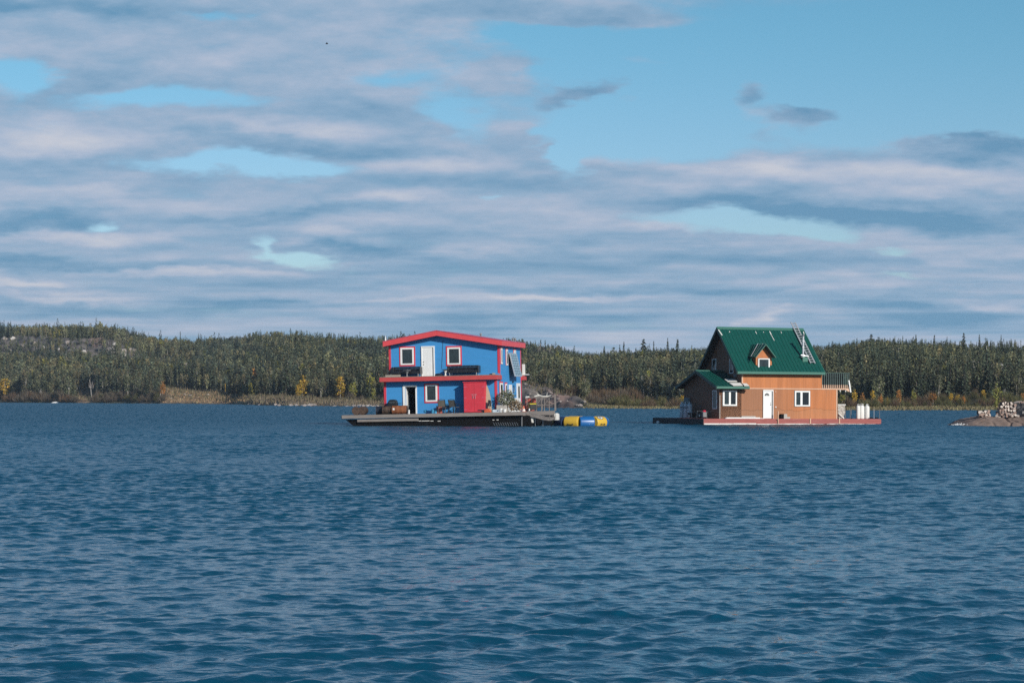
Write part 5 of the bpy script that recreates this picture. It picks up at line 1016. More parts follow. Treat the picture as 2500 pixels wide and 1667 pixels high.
# pick the individual trees
def pick(k, nmax):
    vis = (kind == k) & (cp > -15) & (cp < 2515) & ~((cp > 948) & (cp < 1262)) & ~((cp > 1668) & (cp < 2040)); size = hh/cY
    front = cs < np.interp(cp, [0, 390, 400, 560, 561, 940, 1265, 1440, 1450, 1660, 2050, 2500], [40, 46, 92, 92, 82, 80, 55, 60, 90, 60, 55, 62])
    sc1 = np.where(vis & front, size, 0); i1 = np.argsort(-sc1)[:int(nmax*.55)]; i1 = i1[sc1[i1] > 0]
    sc2 = np.where(vis & front & (cp < 1300), size, 0); sc2[i1] = 0; i2 = np.argsort(-sc2)[:nmax-len(i1)]; i2 = i2[sc2[i2] > 0]
    return np.concatenate([i1, i2])
ind = {0: pick(0, 270), 1: pick(1, 250)}
REG = [(-999, 40, 'by the yellow birch at far left'), (40, 125, 'behind the thin bare white trunk'), (125, 185, 'above the upturned canoe'), (185, 235, 'above the bare earth patch'), (235, 300, 'behind the pale low bench'), (300, 395, 'left of the tan meadow'), (395, 480, 'over the left half of the tan meadow'), (480, 590, 'over the right half of the tan meadow'),
 (590, 690, 'at the left tip of the grassy point'), (690, 770, 'around the wide yellow birch'), (770, 850, 'by the orange yellow birch'), (850, 1262, 'touching the left side of the blue house'), (1262, 1345, 'above the metal rack'), (1345, 1440, 'above the water trampoline'), (1440, 1520, 'in the middle of the gap between houseboats'), (1520, 1600, 'behind the brown willow thicket'), (1600, 1670, 'just left of the annex'),
 (1670, 2085, 'behind the tarp bundle'), (2085, 2170, 'above the white gas cylinders'), (2170, 2260, 'right of the red deck'), (2260, 2350, 'behind the orange birch clumps'), (2350, 2430, 'above the left tip of the rock islet'), (2430, 9999, 'above the log heap on the islet')]
def region(px): return [t for a, b, t in REG if a <= px < b][0]
SPV = [(t_spruce(100+i, 24, 10, slim=[.75, 1.0, 1.25, .9, .6, 1.1, .8][i], dead=.12), t_trunk(.014, .004, .97)) for i in range(7)]
BIV = [(t_birch(200+i, 520, .060, zc=.62+.03*(i % 3)), t_trunk(.012, .004, .85, lean=.05*(i-2), forks=[((.0, 0, .3+.05*i), (.08, .03, .75), .008, .002), ((0, 0, .45), (-.07, -.04, .85), .007, .002)])) for i in range(6)]
def template(name, cat, Qs, leafm, barkm, tintc, seed, grp):
    rr = np.random.default_rng(seed); out = []
    for Qc, Qt in Qs: out.append((quads_mesh(name+'_crown', Qc, [leafm], tint=jit(len(Qc), tintc, rr, .22)), quads_mesh(name+'_trunk', Qt, [barkm])))
    return out
T_SP = template('spruce', 'tree', SPV, LEAF, BARK, c_spr, 1, None)
T_SP2 = template('spruce', 'tree', SPV[:4], LEAF, BARK, c_spr*np.array([1.35, 1.15, 1.0]), 8, None)
T_BI = template('birch', 'tree', BIV, LEAFB, BARKW, c_bir, 2, None)
T_BI2 = template('birch', 'tree', BIV[2:], LEAFB, BARKW, c_bir*np.array([1.12, .95, .92]), 12, None)
YEV = [(t_birch(600+i, 420, .075, rx=.26, zc=.50, rz=.52), t_trunk(.012, .004, .85)) for i in range(6)]
T_YE = template('yellow', 'tree', YEV, LEAFB, BARKW, c_yel, 3, None); T_OR = template('orange', 'tree', YEV[:3], LEAFB, BARKW, c_ora, 4, None); T_YG = template('yellowgreen', 'tree', YEV[:4], LEAFB, BARKW, c_yg, 4, None)
T_BARE = [(quads_mesh('bare_crown', t_shrub(77, 40, .006, .18)*np.array([1, 1, .5])+np.array([0, 0, .5]), [TWIG], tint=np.array([.3, .27, .25])), quads_mesh('bare_trunk', t_trunk(.016, .006, .95, lean=.08, forks=[((0.02, 0, .45), (.12, 0, .8), .009, .003)]), [BARKW]))]
def plant_tree(name, cat, tmpl, X, Y, Z, h, rz, label, grp, wide=1.0, lean=0.0):
    o = bpy.data.objects.new(name, None); COL.objects.link(o); o.location = (X, Y, Z); o.scale = (h*wide, h*wide, h); o.rotation_euler = (0, lean, rz); tag(o, label, cat, grp)
    for nm, me in (('crown', tmpl[0]), ('trunk', tmpl[1])):
        if me is None: continue
        c = bpy.data.objects.new(nm, me); COL.objects.link(c); c.parent = o
    return o
for k, idx in ind.items():
    for n_, i in enumerate(idx):
        reg = region(cp[i])
        if k == 0:
            olive = r.random() < .3; tm = (T_SP2 if olive else T_SP); dens_ = hh[i] > 5.6
            lb = ('tall ' if dens_ else 'short ')+('olive green spruce ' if olive else 'dark spruce ')+reg
            plant_tree('spruce_tree', 'spruce tree', tm[r.integers(len(tm))], cX[i], cY[i], cZ[i], hh[i], r.uniform(0, 6.28), lb, lb.replace('spruce', 'spruces')[:90], wide=r.uniform(.8, 1.3))
        else:
            br = r.random() < .35; tm = T_BI2 if br else T_BI
            lb = ('tall ' if hh[i] > 4.8 else 'low ')+('brownish ' if br else 'grey green ')+'leafy birch '+reg
            plant_tree('birch_tree', 'birch tree', tm[r.integers(len(tm))], cX[i], cY[i], cZ[i], hh[i], r.uniform(0, 6.28), lb, lb.replace('birch', 'birches')[:90], wide=r.uniform(.8, 1.35))
# the rest of the wood, one mass
rest = np.ones(len(cp), bool); rest[ind[0]] = False; rest[ind[1]] = False; ri = np.nonzero(rest)[0]
LS = [t_spruce(300+i, 22, 5, slim=[.8, 1.05, 1.3, .65, .95][i])for i in range(5)]; LB_ = [t_birch(400+i, 120, .10) for i in range(5)]
LS = [q*np.array([1.05, 1.05, 1]) for q in LS]
cl2 = fbm((cp-1250)/FP*cY/14+40, cs/14, nzB, 3); cvar = np.stack([1+1.0*cl2, 1+.75*cl2, 1+.35*cl2], -1).clip(.45, 1.8)
TRB = t_trunk(.012, .004, .8, n=3); parts_, tints_, mis_ = [], [], []
for i in ri:
    sp_ = kind[i] == 0; Qc = (LS if sp_ else LB_)[r.integers(5)]; a = r.uniform(0, 6.28); ca, sa = math.cos(a), math.sin(a); wd = r.uniform(.8, 1.3)
    M3 = np.array([[ca*wd, -sa*wd, 0], [sa*wd, ca*wd, 0], [0, 0, 1]])*hh[i]; pos = np.array([cX[i], cY[i], cZ[i]])
    parts_.append(Qc @ M3.T+pos); base = (c_spr*(np.array([1.35, 1.15, 1]) if r.random() < .3 else 1) if sp_ else c_bir*(np.array([1.12, .95, .92]) if r.random() < .4 else 1))
    if not sp_ and r.random() < .05: base = c_yg*.6
    base = base*min(max(1+.22*r.normal(), .5), 1.6)
    base = base*cvar[i]
    tints_.append(np.clip(base*(1+.2*r.normal(size=(len(Qc), 1))), .008, 1)); mis_.append(np.full(len(Qc), 0 if sp_ else 1))
    if (not sp_ and r.random() < .6) or r.random() < .07:
        parts_.append(TRB @ M3.T+pos); tints_.append(np.ones((len(TRB), 3))); mis_.append(np.full(len(TRB), 2))
fm = quads_mesh('forest', np.concatenate(parts_), [LEAF, LEAFB, BARKW], np.concatenate(mis_), np.concatenate(tints_)); fo = bpy.data.objects.new('forest', fm); COL.objects.link(fo)
tag(fo, 'dense mixed spruce and birch wood covering the far hillsides', 'forest', kind='stuff'); print('forest quads', len(fm.polygons))
# ------------------------------------------------------------------ single trees one can tell apart
def special(name, cat, tm, px, ytop, s, label, wide=1.0, lean=0.0, grp=None, sink=.1):
    Y = float(Sw(px)+s); Z = float(ground(px, s)); yb = HZ-(Z-HCAM)/Y*FP; h = max((yb-ytop)/FP*Y, .6)
    return plant_tree(name, cat, tm, (px-1250)/FP*Y, Y, Z-sink, h, random.uniform(0, 6.28), label, grp, wide, lean)
for px, yt, s, tm, wd, lb in ((12, 922, 9, T_YE[0], 1.2, 'bright yellow birch at the far left edge of the shore'), (738, 917, 50, T_YE[1], 1.1, 'wide yellow birch behind the grassy point, left of the orange one'), (728, 940, 44, T_YE[4], .8, 'small bright yellow birch touching the wide yellow one'),
    (831, 919, 50, T_YE[2], 1.0, 'tall orange yellow birch standing alone behind the grassy point'), (622, 897, 84, T_OR[0], .7, 'thin orange birch high above the left end of the point'), (862, 932, 50, T_YG[0], .9, 'yellow green birch just right of the orange yellow one'), (397, 930, 8, T_OR[1], .8, 'small orange birch at the left edge of the tan meadow'),
    (905, 908, 54, T_YG[1], .9, 'yellow green birch close to the left side of the blue house'), (912, 948, 50, T_YG[2], .9, 'low yellow green birch beside the barrels of the blue houseboat'), (1530, 926, 66, T_YG[3], 1.6, 'round yellow green willow in the middle of the bay between the houseboats'), (1368, 962, 26, T_OR[2], 1.4, 'small orange shrub beside the granite point'),
    (1665, 963, 24, T_YE[3], 1.0, 'small yellow tree just left of the shaded annex'), (2057, 962, 28, T_YG[0], .9, 'yellow green tree behind the tarp bundle'), (2086, 950, 30, T_YE[1], .6, 'tall yellow larch like birch behind the white gas cylinders'), (2106, 957, 28, T_OR[0], .7, 'orange birch just right of the white gas cylinders'), (2131, 954, 29, T_YE[4], .6, 'narrow yellow birch above the right end of the red deck'),
    (2149, 963, 27, T_OR[1], .8, 'small orange birch above the outer corner post of the red deck'), (2166, 970, 26, T_YE[3], .7, 'lowest yellow birch right of the red deck'), (2194, 952, 30, T_OR[2], .7, 'tall orange birch standing apart right of the red deck'), (2231, 951, 31, T_YG[1], .6, 'slim yellow green birch right of the tall orange one'),
    (2278, 958, 29, T_OR[0], 1.1, 'broad orange yellow birch in the middle of the right shore'), (2322, 960, 29, T_YE[2], 1.1, 'broad yellow birch left of the orange clump on the right shore'), (2350, 966, 27, T_OR[1], 1.2, 'deep orange birch clump nearest the rock islet'), (2338, 963, 28, T_YE[0], .9, 'yellow birch between two orange clumps on the right shore'),
    (2400, 952, 30, T_YE[4], .8, 'yellow birch left of the leafy sapling on the islet'), (2497, 960, 28, T_OR[2], .9, 'orange birch at the right edge of the picture'), (550, 935, 66, T_YE[3], .35, 'thin pine like yellow trunked tree on the tan meadow'), (1583, 905, 70, T_YG[2], .8, 'yellow green tree above the brown willows between the houseboats')):
    special('yellow_birch', 'birch tree', tm, px, yt-2, s*(.72 if px > 1900 else .93), lb, wd*(1.55 if px > 1900 else 1.15))
for px, yt, s, tm, wd, lb in ((62, 902, 12, T_BI2[0], 1.0, 'brown green birch with two pale trunks right of the yellow one at far left'), (312, 893, 8, T_BI[1], .8, 'dark leafy birch standing at the water left of the tan meadow'), (392, 886, 10, T_BI[2], .8, 'tall birch with a white forked trunk at the edge of the tan meadow'), (350, 925, 7, T_BI2[1], .8, 'brownish birch between the two tall ones left of the meadow'), (370, 930, 6, T_BI2[2], .8, 'low brownish birch left of the forked white trunk'),
    (710, 907, 50, T_BI[3], .9, 'leafy green birch at the left side of the wide yellow birch'), (785, 916, 42, T_BI[0], .9, 'grey green birch leaning over the grassy point before the orange one'), (629, 925, 56, T_BI[4], .8, 'grey green birch at the left end of the grassy point'), (440, 948, 30, T_BI[5], .8, 'lone small green tree on the tan meadow'), (1376, 930, 30, T_BI[1], .8, 'birch with white trunks right above the granite point'), (168, 918, 8, T_BI[2], 1.2, 'dark rounded birch left of the bare earth patch')):
    special('shore_birch', 'birch tree', tm, px, yt, s, lb, wd)
for px, yt, s, ln, lb in ((225, 922, 8, .05, 'bare white forked trunk in front of the bare earth patch'), (1482, 940, 60, -.12, 'leaning bare white trunk above the brown willows between the houseboats'), (1640, 928, 40, -.08, 'leaning bare white trunk close to the annex'), (2452, 945, 30, 0, 'bare pale trunk right of the leafy sapling'), (1534, 897, 92, -.05, 'pale dead trunk in the wood above the middle of the bay'), (1343, 838, 180, 0, 'dead white trunk on the ridge right of the blue house'), (1318, 834, 185, 0, 'tall dead white trunk on the ridge nearest the blue house'), (98, 945, 7, .04, 'thin bare white trunk at the water far left')):
    special('dead_birch', 'dead tree', T_BARE[0], px, yt, s, lb, 1.0, ln)
for px, yt, lb, wd, s in ((1571, 826, 'tallest spruce on the ridge between the houseboats', 1.5, 165), (1596, 830, 'thin spruce spire just right of the tallest ridge spruce', .8, 160), (1523, 834, 'slim ridge spruce left of the tallest one', .8, 168), (1475, 843, 'small pointed spruce above the gap between the houseboats', .9, 168), (1513, 840, 'short ridge spruce beside the slim one', .8, 170), (1630, 824, 'dark spruce spire on the ridge nearest the green roof', .8, 150), (1654, 827, 'dark broad spruce on the ridge touching the green roof', 1.1, 150), (1320, 828, 'first thin spire on the ridge right of the blue house', .7, 200), (1331, 829, 'second thin spire on the ridge right of the blue house', .6, 200), (1357, 832, 'isolated thin spire on the ridge right of the blue house', .6, 200),
    (2127, 815, 'bushy spruce on the ridge right of the orange house', 1.6, 165), (2204, 818, 'short dark spire on the right ridge', .6, 168), (2236, 816, 'thick dark spire on the right ridge', .9, 168), (2281, 817, 'dark spruce at the middle of the right ridge', 1.1, 168), (2353, 811, 'tallest spruce on the right ridge above the rocky slope', 1.0, 168), (2391, 815, 'dark spruce on the right ridge, second from the tallest', .9, 168), (2444, 817, 'thin dark spire near the right edge of the ridge', .6, 168), (2312, 820, 'thin spire left of the tallest right ridge spruce', .5, 168), (440, 808, 'dark spruce on the left ridge where it drops', .9, 225)):
    special('ridge_spruce', 'spruce tree', T_SP[random.randrange(7)], px, yt, s, lb, wd)
# ------------------------------------------------------------------ willow shrubs along the shore
SH = [t_shrub(500+i, 340, .013, [.8, 1.0, 1.2, .7][i]) for i in range(4)]
def shtmpl(c, seed): rr = np.random.default_rng(seed); return [quads_mesh('shrub', q, [TWIG], tint=jit(len(q), c, rr, .25)) for q in SH]
S_GREY, S_BRN, S_OLV = shtmpl(c_wil*np.array([.95, .92, .95]), 1), shtmpl(c_wil*np.array([1.05, .85, .75]), 2), shtmpl(np.array([.125, .12, .055]), 3)
def shrub(px, s, h, wd, kind_, reg):
    Y = float(Sw(px)+s); Z = float(ground(px, s)); me = {'grey': S_GREY, 'brown': S_BRN, 'olive': S_OLV}[kind_][r.integers(4)]
    o = bpy.data.objects.new('willow_shrub', me); COL.objects.link(o); o.location = ((px-1250)/FP*Y, Y, Z-.1); o.scale = (h*wd, h*wd, h); o.rotation_euler = (0, 0, r.uniform(0, 6.28))
    lb = ('tall ' if h > 2.8 else 'low ' if h < 1.7 else '')+f'{kind_} willow shrub '+region(px); tag(o, lb, 'shrub', lb.replace('shrub', 'shrubs'))
n0 = 0
for a, b, s0, s1_, n_, h0, h1, mix, reg in ((-10, 190, 2, 12, 30, 2.4, 4.2, ('grey', 'grey', 'brown'), 'at the water below the far left birches'), (228, 400, 2, 14, 34, 2.2, 4.2, ('grey', 'olive', 'grey'), 'between the bare earth patch and the tan meadow'), (610, 950, 44, 58, 40, 1.8, 3.4, ('grey', 'brown', 'grey'), 'behind the low grassy point'),
    (880, 948, 24, 44, 8, 1.5, 2.6, ('grey', 'olive'), 'just left of the blue house'), (1380, 1560, 26, 58, 55, 1.8, 3.6, ('brown', 'grey', 'brown'), 'in the thicket right of the granite point'), (1500, 1672, 9, 36, 50, 1.2, 2.6, ('olive', 'brown', 'olive'), 'along the reedy bay left of the annex'), (2046, 2510, 8, 32, 78, 1.1, 2.3, ('olive', 'brown', 'olive'), 'along the shore right of the red deck')):
    for i in range(n_):
        px = a+(b-a)*(i+r.random())/n_; shrub(px, r.uniform(s0, s1_), r.uniform(h0, h1), r.uniform(.55, .95), mix[r.integers(len(mix))], reg)
# reeds and shore grass: nobody could count them
def grass(name, label, n, pxa, pxb, sa, sb, h0, h1, w, colr, seed):
    rr = np.random.default_rng(seed); p = rr.uniform(pxa, pxb, n); s = rr.uniform(sa, sb, n); Y = Sw(p)+s; X = (p-1250)/FP*Y; Z = ground(p, s); h = rr.uniform(h0, h1, n); a = rr.uniform(0, 3.14, n)
    dx_, dy_ = np.cos(a)*w, np.sin(a)*w; lx, ly = rr.normal(0, .12, n), rr.normal(0, .12, n)
    Q = np.stack([np.stack([X-dx_, Y-dy_, Z-.05], -1), np.stack([X+dx_, Y+dy_, Z-.05], -1), np.stack([X+dx_*.3+lx, Y+dy_*.3+ly, Z+h], -1), np.stack([X-dx_*.3+lx, Y-dy_*.3+ly, Z+h], -1)], 1)
    me = quads_mesh(name, Q, [TWIG], tint=jit(n, np.array(colr), rr, .25)); o = bpy.data.objects.new(name, me); COL.objects.link(o); tag(o, label, 'grass', kind='stuff')
grass('reeds', 'yellow green reeds along the far bay shore', 16000, 1425, 2760, -1.5, 12, .15, .45, .09, (.27, .235, .13), 1)
grass('shore_grass', 'dry brown grass on the low point and the tan meadow', 16000, 600, 1060, 1.5, 50, .15, .5, .08, (.21, .17, .115), 2)
grass('meadow_grass', 'short tan grass on the open meadow', 7000, 392, 600, 2, 70, .15, .45, .09, (.40, .28, .165), 3)
grass('undergrowth', 'low grey brown undergrowth at the foot of the trees', 16000, -200, 1430, 6, 90, .3, 1.1, .12, (.12, .105, .065), 4)
# ------------------------------------------------------------------ boulders
def rock_mesh(seed, m, n=2):
    import bmesh
    b = bmesh.new(); bmesh.ops.create_icosphere(b, subdivisions=3, radius=.5); f = smooth_noise(seed, 32)
    for v in b.verts:
        c = v.co; k_ = 1+.75*float(f(c.x*3+9, c.y*3+c.z*2+9))+.3*float(f(c.x*8, c.z*8+c.y*3)); v.co = Vector((c.x*k_, c.y*k_*.9, c.z*k_*.62))
    me = bpy.data.meshes.new('boulder'); b.to_mesh(me); b.free(); me.materials.append(m); return me
RK = mat('grey_granite', (.33, .29, .27), .9, var=.3, nscale=2.5, bump=.6, col2=(.15, .13, .125), f2=.05, spec=.2); RKL = mat('pale_granite', (.52, .49, .46), .9, var=.2, nscale=2, spec=.2)
RM = [rock_mesh(40+i, RK) for i in range(5)]; RL = [rock_mesh(50+i, RKL) for i in range(3)]
def boulder(px, s, w, pale, lb, grp=None, sq=1.0):
    Y = float(Sw(px)+s); o = bpy.data.objects.new('boulder', (RL if pale else RM)[r.integers(3)]); COL.objects.link(o); o.location = ((px-1250)/FP*Y, Y, float(ground(px, s))+w*.08); o.scale = (w, w, w*sq); o.rotation_euler = (0, 0, r.uniform(0, 6)); tag(o, lb, 'boulder', grp)
for i in range(34): boulder(r.uniform(2285, 2500), r.uniform(62, 150), r.uniform(.7, 1.9), r.random() < .6, 'pale granite boulder on the rocky slope at upper right', 'pale granite boulders on the rocky slope at upper right')
for i in range(26): boulder(r.uniform(0, 490), r.uniform(150, 186), r.uniform(1.2, 3.2), r.random() < .3, 'granite boulder on the bare ridge face at upper left', 'granite boulders on the bare ridge face at upper left')
for i in range(26): boulder(r.uniform(600, 930), r.uniform(-.8, 1.2), r.uniform(.5, 1.3), False, 'dark wet boulder at the waterline of the grassy point', 'dark wet boulders at the waterline of the grassy point')
for i in range(16): boulder(r.uniform(1278, 1440), r.uniform(-.6, 8), r.uniform(.3, .85), False, 'granite boulder on the point right of the blue house', 'granite boulders on the point right of the blue house')
for i in range(14): boulder(r.uniform(395, 590), r.uniform(-.5, 60), r.uniform(.4, 1.1), r.random() < .4, 'boulder lying on the tan meadow', 'boulders lying on the tan meadow')
boulder(579, 52, 2.0, True, 'largest pale boulder at the top right of the tan meadow'); boulder(1437, 98, 2.6, True, 'pale flat rock showing in the wood between the houseboats', sq=.7); boulder(1448, 96, 2.0, True, 'pink grey rock beside the pale flat rock in the wood'); boulder(348, 128, 1.1, True, 'small white rock high in the wood at left')
# upturned canoe and plank at far left
Y = float(Sw(136)-1.5); t = thing('canoe', 'upturned white canoe at the waterline below the far left willows', 'canoe', None, ((136-1250)/FP*Y, Y, 0.02)); vs = []; nn2 = 12
for i in range(nn2+1):
    f = i/nn2*2-1; w_ = .45*(1-f*f)**.6+.01; hgt = .42*(1-abs(f)**3)+.03
    for j in range(7): a_ = math.pi*j/6; vs.append((f*1.5, math.cos(a_)*w_, math.sin(a_)*hgt))
MB().add(vs, [(i*7+j, i*7+j+1, (i+1)*7+j+1, (i+1)*7+j) for i in range(nn2) for j in range(6)]).build('hull', MT['white'], t, smooth=True); MB().tube([(-1.5, 0, .04), (-.8, 0, .38), (0, 0, .46), (.8, 0, .38), (1.5, 0, .04)], .02, 5).build('keel', MT['tan'], t)
Y = float(Sw(286)+34); zz = float(ground(286, 34)); t = thing('garden_bench', 'pale low bench on the brown slope left of the tan meadow', 'bench', None, ((286-1250)/FP*Y, Y, zz)); MB().box(-1.2, 1.2, -.25, .25, .5, .62).build('seat', MT['pale'], t)
for sx in (-1, 1): MB().box(sx*.9-.08, sx*.9+.08, -.2, .2, 0, .5).build('leg', MT['wood'], t)
# ================================================================== ROCK ISLET at the right
Yi = 156.0
def ix(px): return (px-1250)/FP*Yi
gx = np.linspace(ix(2338), ix(2338)+13.5, 190); gy = np.linspace(Yi-1.6, Yi+7.5, 110); GX, GY = np.meshgrid(gx, gy)
prof = np.interp(GX, [ix(p) for p in (2338, 2352, 2376, 2412, 2440, 2475, 2500, 2560, 2640, 2760)], [-.15, .12, .46, .70, .64, .58, .60, .75, .5, -.2])
v_ = (GY-Yi-3.0)/4.6; GZ = (prof+.25)*np.clip(1-np.abs(v_)**3.2, -.4, 1)**1.0-.25
GZ = GZ+.10*fbm(GX*1.1, GY*1.1, nzC)+.035*fbm(GX*5, GY*5, nzB)
for cxk, sl, dp in ((2407, -.5, .12), (2458, .15, .20), (2478, -.4, .14)): d_ = np.abs(GX-ix(cxk)-sl*(GY-Yi)*.6-.12*fbm(GX*0+3, GY*1.5, nzA)*3); GZ -= dp*np.exp(-(d_/.07)**2)
IR = mat('islet_granite', (.235, .175, .145), .85, var=.35, nscale=1.3, bump=.9, col2=(.33, .21, .15), f2=.03, spec=.25)
isl = grid_mesh('rock_islet', GX, GY, GZ, IR); tag(isl, kind='structure')
def iz(X, Y): return float(GZ[np.abs(gy-Y).argmin(), np.abs(gx-X).argmin()])
def log_mesh(seed, pale):
    rr = random.Random(seed); n = 9; L = .42; rad = [1+rr.uniform(-.18, .14) for _ in range(n)]; vs = []; split = rr.random() < .5
    for s_ in (-1, 1):
        for j in range(n): a_ = 2*math.pi*j/n; k_ = rad[j]*(.55 if split and 0 < j < 4 else 1); vs.append((math.cos(a_)*k_, s_*L/2, math.sin(a_)*k_))
    vs = [(v[0]*.5, v[1], v[2]*.5) for v in vs]; me = bpy.data.meshes.new('log'); me.from_pydata(vs, [], [tuple(range(n-1, -1, -1)), tuple(range(n, 2*n))]+[(j, j+n, (j+1) % n+n, (j+1) % n) for j in range(n)])
    me.materials.append(LBK[seed % 3]); me.materials.append(LEND[1 if pale else 0]); me.polygons[0].material_index = 1; me.polygons[1].material_index = 1; me.update()
    return me
LBK = [mat('log_bark', (.15, .11, .09), .9, var=.4, nscale=8), mat('grey_log_bark', (.26, .22, .20), .9, var=.4, nscale=8), mat('birch_log_bark', (.50, .44, .40), .9, var=.3, nscale=8)]
LEND = [mat('log_end', (.33, .23, .19), .85, var=.3, nscale=9), mat('pale_log_end', (.62, .54, .48), .85, var=.2, nscale=9)]
LM = [log_mesh(i, i % 3 == 0) for i in range(12)]
def logobj(X, Y, Z, d, rz, tiltx, lb, grp, pale=False):
    i = r.integers(12) if not pale else 3*r.integers(4); o = bpy.data.objects.new('log', LM[i]); COL.objects.link(o); o.location = (X, Y, Z); o.scale = (d, 1, d); o.rotation_euler = (tiltx, r.uniform(0, 6.28), 0); o.rotation_euler = (Matrix.Rotation(rz, 3, 'Z') @ Matrix.Rotation(tiltx, 3, 'X') @ Matrix.Rotation(r.uniform(0, 6.28), 3, 'Y')).to_euler(); tag(o, lb, 'log', grp)
def pile(pxa, pxb, ytop, Y, lb, nlay, grp, skew=.0, depth=1, pale_top=True, zoff=0):
    xa, xb = (pxa-1250)/FP*Y, (pxb-1250)/FP*Y; zt = HCAM-(ytop-HZ)/FP*Y; zb = max(iz((xa+xb)/2, Y), iz(xa, Y))+zoff; lay = (zt-zb)/nlay
    for dd in range(depth):
        for j in range(nlay):
            f = j/max(nlay-1, 1); a_ = xa+(xb-xa)*.35*f*skew; b_ = xb-(xb-xa)*.18*f*max(skew, .3); x = a_+r.uniform(0, .05)
            while x < b_:
                d = r.uniform(.11, .2); big = r.random()
                logobj(x+d/2, Y+dd*.45+r.uniform(-.09, .09), zb+lay*(j+.5)+r.uniform(-.025, .025), d*1.12, r.normal()*.25 if big > .25 else r.uniform(.6, 1.3), r.normal()*.12, lb, grp, pale=(pale_top and f > .7 and r.random() < .75)); x += d*.93
pile(2386, 2413, 1003, Yi+1.3, 'split log in the small low pile at the left on the rock islet', 4, 'logs in the small pile on the rock islet')
pile(2430, 2480, 982, Yi+1.4, 'split log in the tall heap on the rock islet', 8, 'logs in the tall heap on the rock islet', skew=.75)
pile(2480, 2580, 984, Yi+2.0, 'pale split log on top of the dark covered stack at the right edge', 1, 'logs on the covered stack', zoff=1.05)
z0 = iz(ix(2420), Yi+1.6); t = thing('dark_crate', 'dark weathered crate between the two log piles on the islet', 'crate', None, (ix(2413.5)+.0, Yi+1.5, z0-.05)); wq_ = (2429-2413)/FP*Yi; MB().box(0, wq_, 0, .6, 0, .42).build('box', MT['hull'], t, bevel=.01); MB().box(-.02, wq_+.02, -.03, .62, .425, .46).build('lid', MT['wood'], t)
z0 = iz(ix(2500), Yi+2.0)-.1; t = thing('covered_stack', 'dark tarp covered wood stack at the right edge of the islet', 'wood stack', None, (ix(2479), Yi+1.75, z0)); wq_ = 3.2
mb = MB(); rr = random.Random(5); vs = []; n1_, n2_ = 14, 6
for s_ in (0, .55):
    for j in range(n2_+1):
        for i in range(n1_+1): vs.append((wq_*i/n1_+rr.uniform(-.03, .03), s_+rr.uniform(-.04, .04), 1.12*j/n2_+rr.uniform(-.02, .02)*(j > 0)))
K = (n1_+1)*(n2_+1); fs = []
for s_ in (0, 1):
    for j in range(n2_):
        for i in range(n1_): b0 = s_*K+j*(n1_+1)+i; fs.append((b0, b0+1, b0+n1_+2, b0+n1_+1))
for i in range(n1_): b0 = n2_*(n1_+1)+i; fs.append((b0, b0+1, b0+1+K, b0+K))
for j in range(n2_):
    for b0 in (j*(n1_+1), j*(n1_+1)+n1_): fs.append((b0, b0+n1_+1, b0+n1_+1+K, b0+K))
mb.add(vs, fs).build('tarp', MT['black'], t)
Ysp = Yi+3.4; X = (2436-1250)/FP*Ysp; z0 = iz(X, Ysp); hs = HCAM-(933-HZ)/FP*Ysp-z0
sapQ = t_birch(901, 230, .055, rx=.22, zc=.66, rz=.36); sap = (quads_mesh('sapling_crown', sapQ, [LEAFB], tint=jit(len(sapQ), np.array([.36, .36, .10]), np.random.default_rng(1), .3)), quads_mesh('sapling_trunk', t_trunk(.010, .003, .9, forks=[((0, 0, .2), (-.10, 0, .6), .006, .002), ((0, 0, .3), (.09, 0, .7), .006, .002)]), [BARK]))
plant_tree('sapling', 'tree', sap, X, Ysp, z0-.05, hs, .4, 'yellow green leafy sapling rising behind the log heap on the islet', None, 1.0)
z0 = .06; t = thing('surf', 'small patch of white foam breaking left of the rock islet', 'foam', None, (ix(2340), Yi-.3, .05)); t['kind'] = 'stuff'
fq = []; rr = np.random.default_rng(6)
for i in range(40): p = np.array([rr.normal(0, .22), rr.normal(0, .2), abs(rr.normal(0, .05))]); s_ = rr.uniform(.03, .09); fq.append([p+[-s_, 0, 0], p+[0, -s_*.6, .01], p+[s_, 0, .02], p+[0, s_*.6, .05]])
o = bpy.data.objects.new('foam', quads_mesh('foam', fq, [MT['white']])); COL.objects.link(o); o.parent = t
# bird
t = thing('bird', 'tiny dark bird flying high in the clouds left of centre', 'bird', None, ((798-1250)/FP*260, 260, HCAM+(HZ-107.5)/FP*260)); MB().ball((0, 0, 0), .07, 6, sx=2.4).add([(-.02, 0, .02), (.10, 0, .02), (.02, .38, .10), (-.05, .30, .08)], [(0, 1, 2, 3)]).add([(-.02, 0, .02), (.10, 0, .02), (.02, -.38, .13), (-.05, -.30, .10)], [(3, 2, 1, 0)]).build('body', MT['skin'], t)
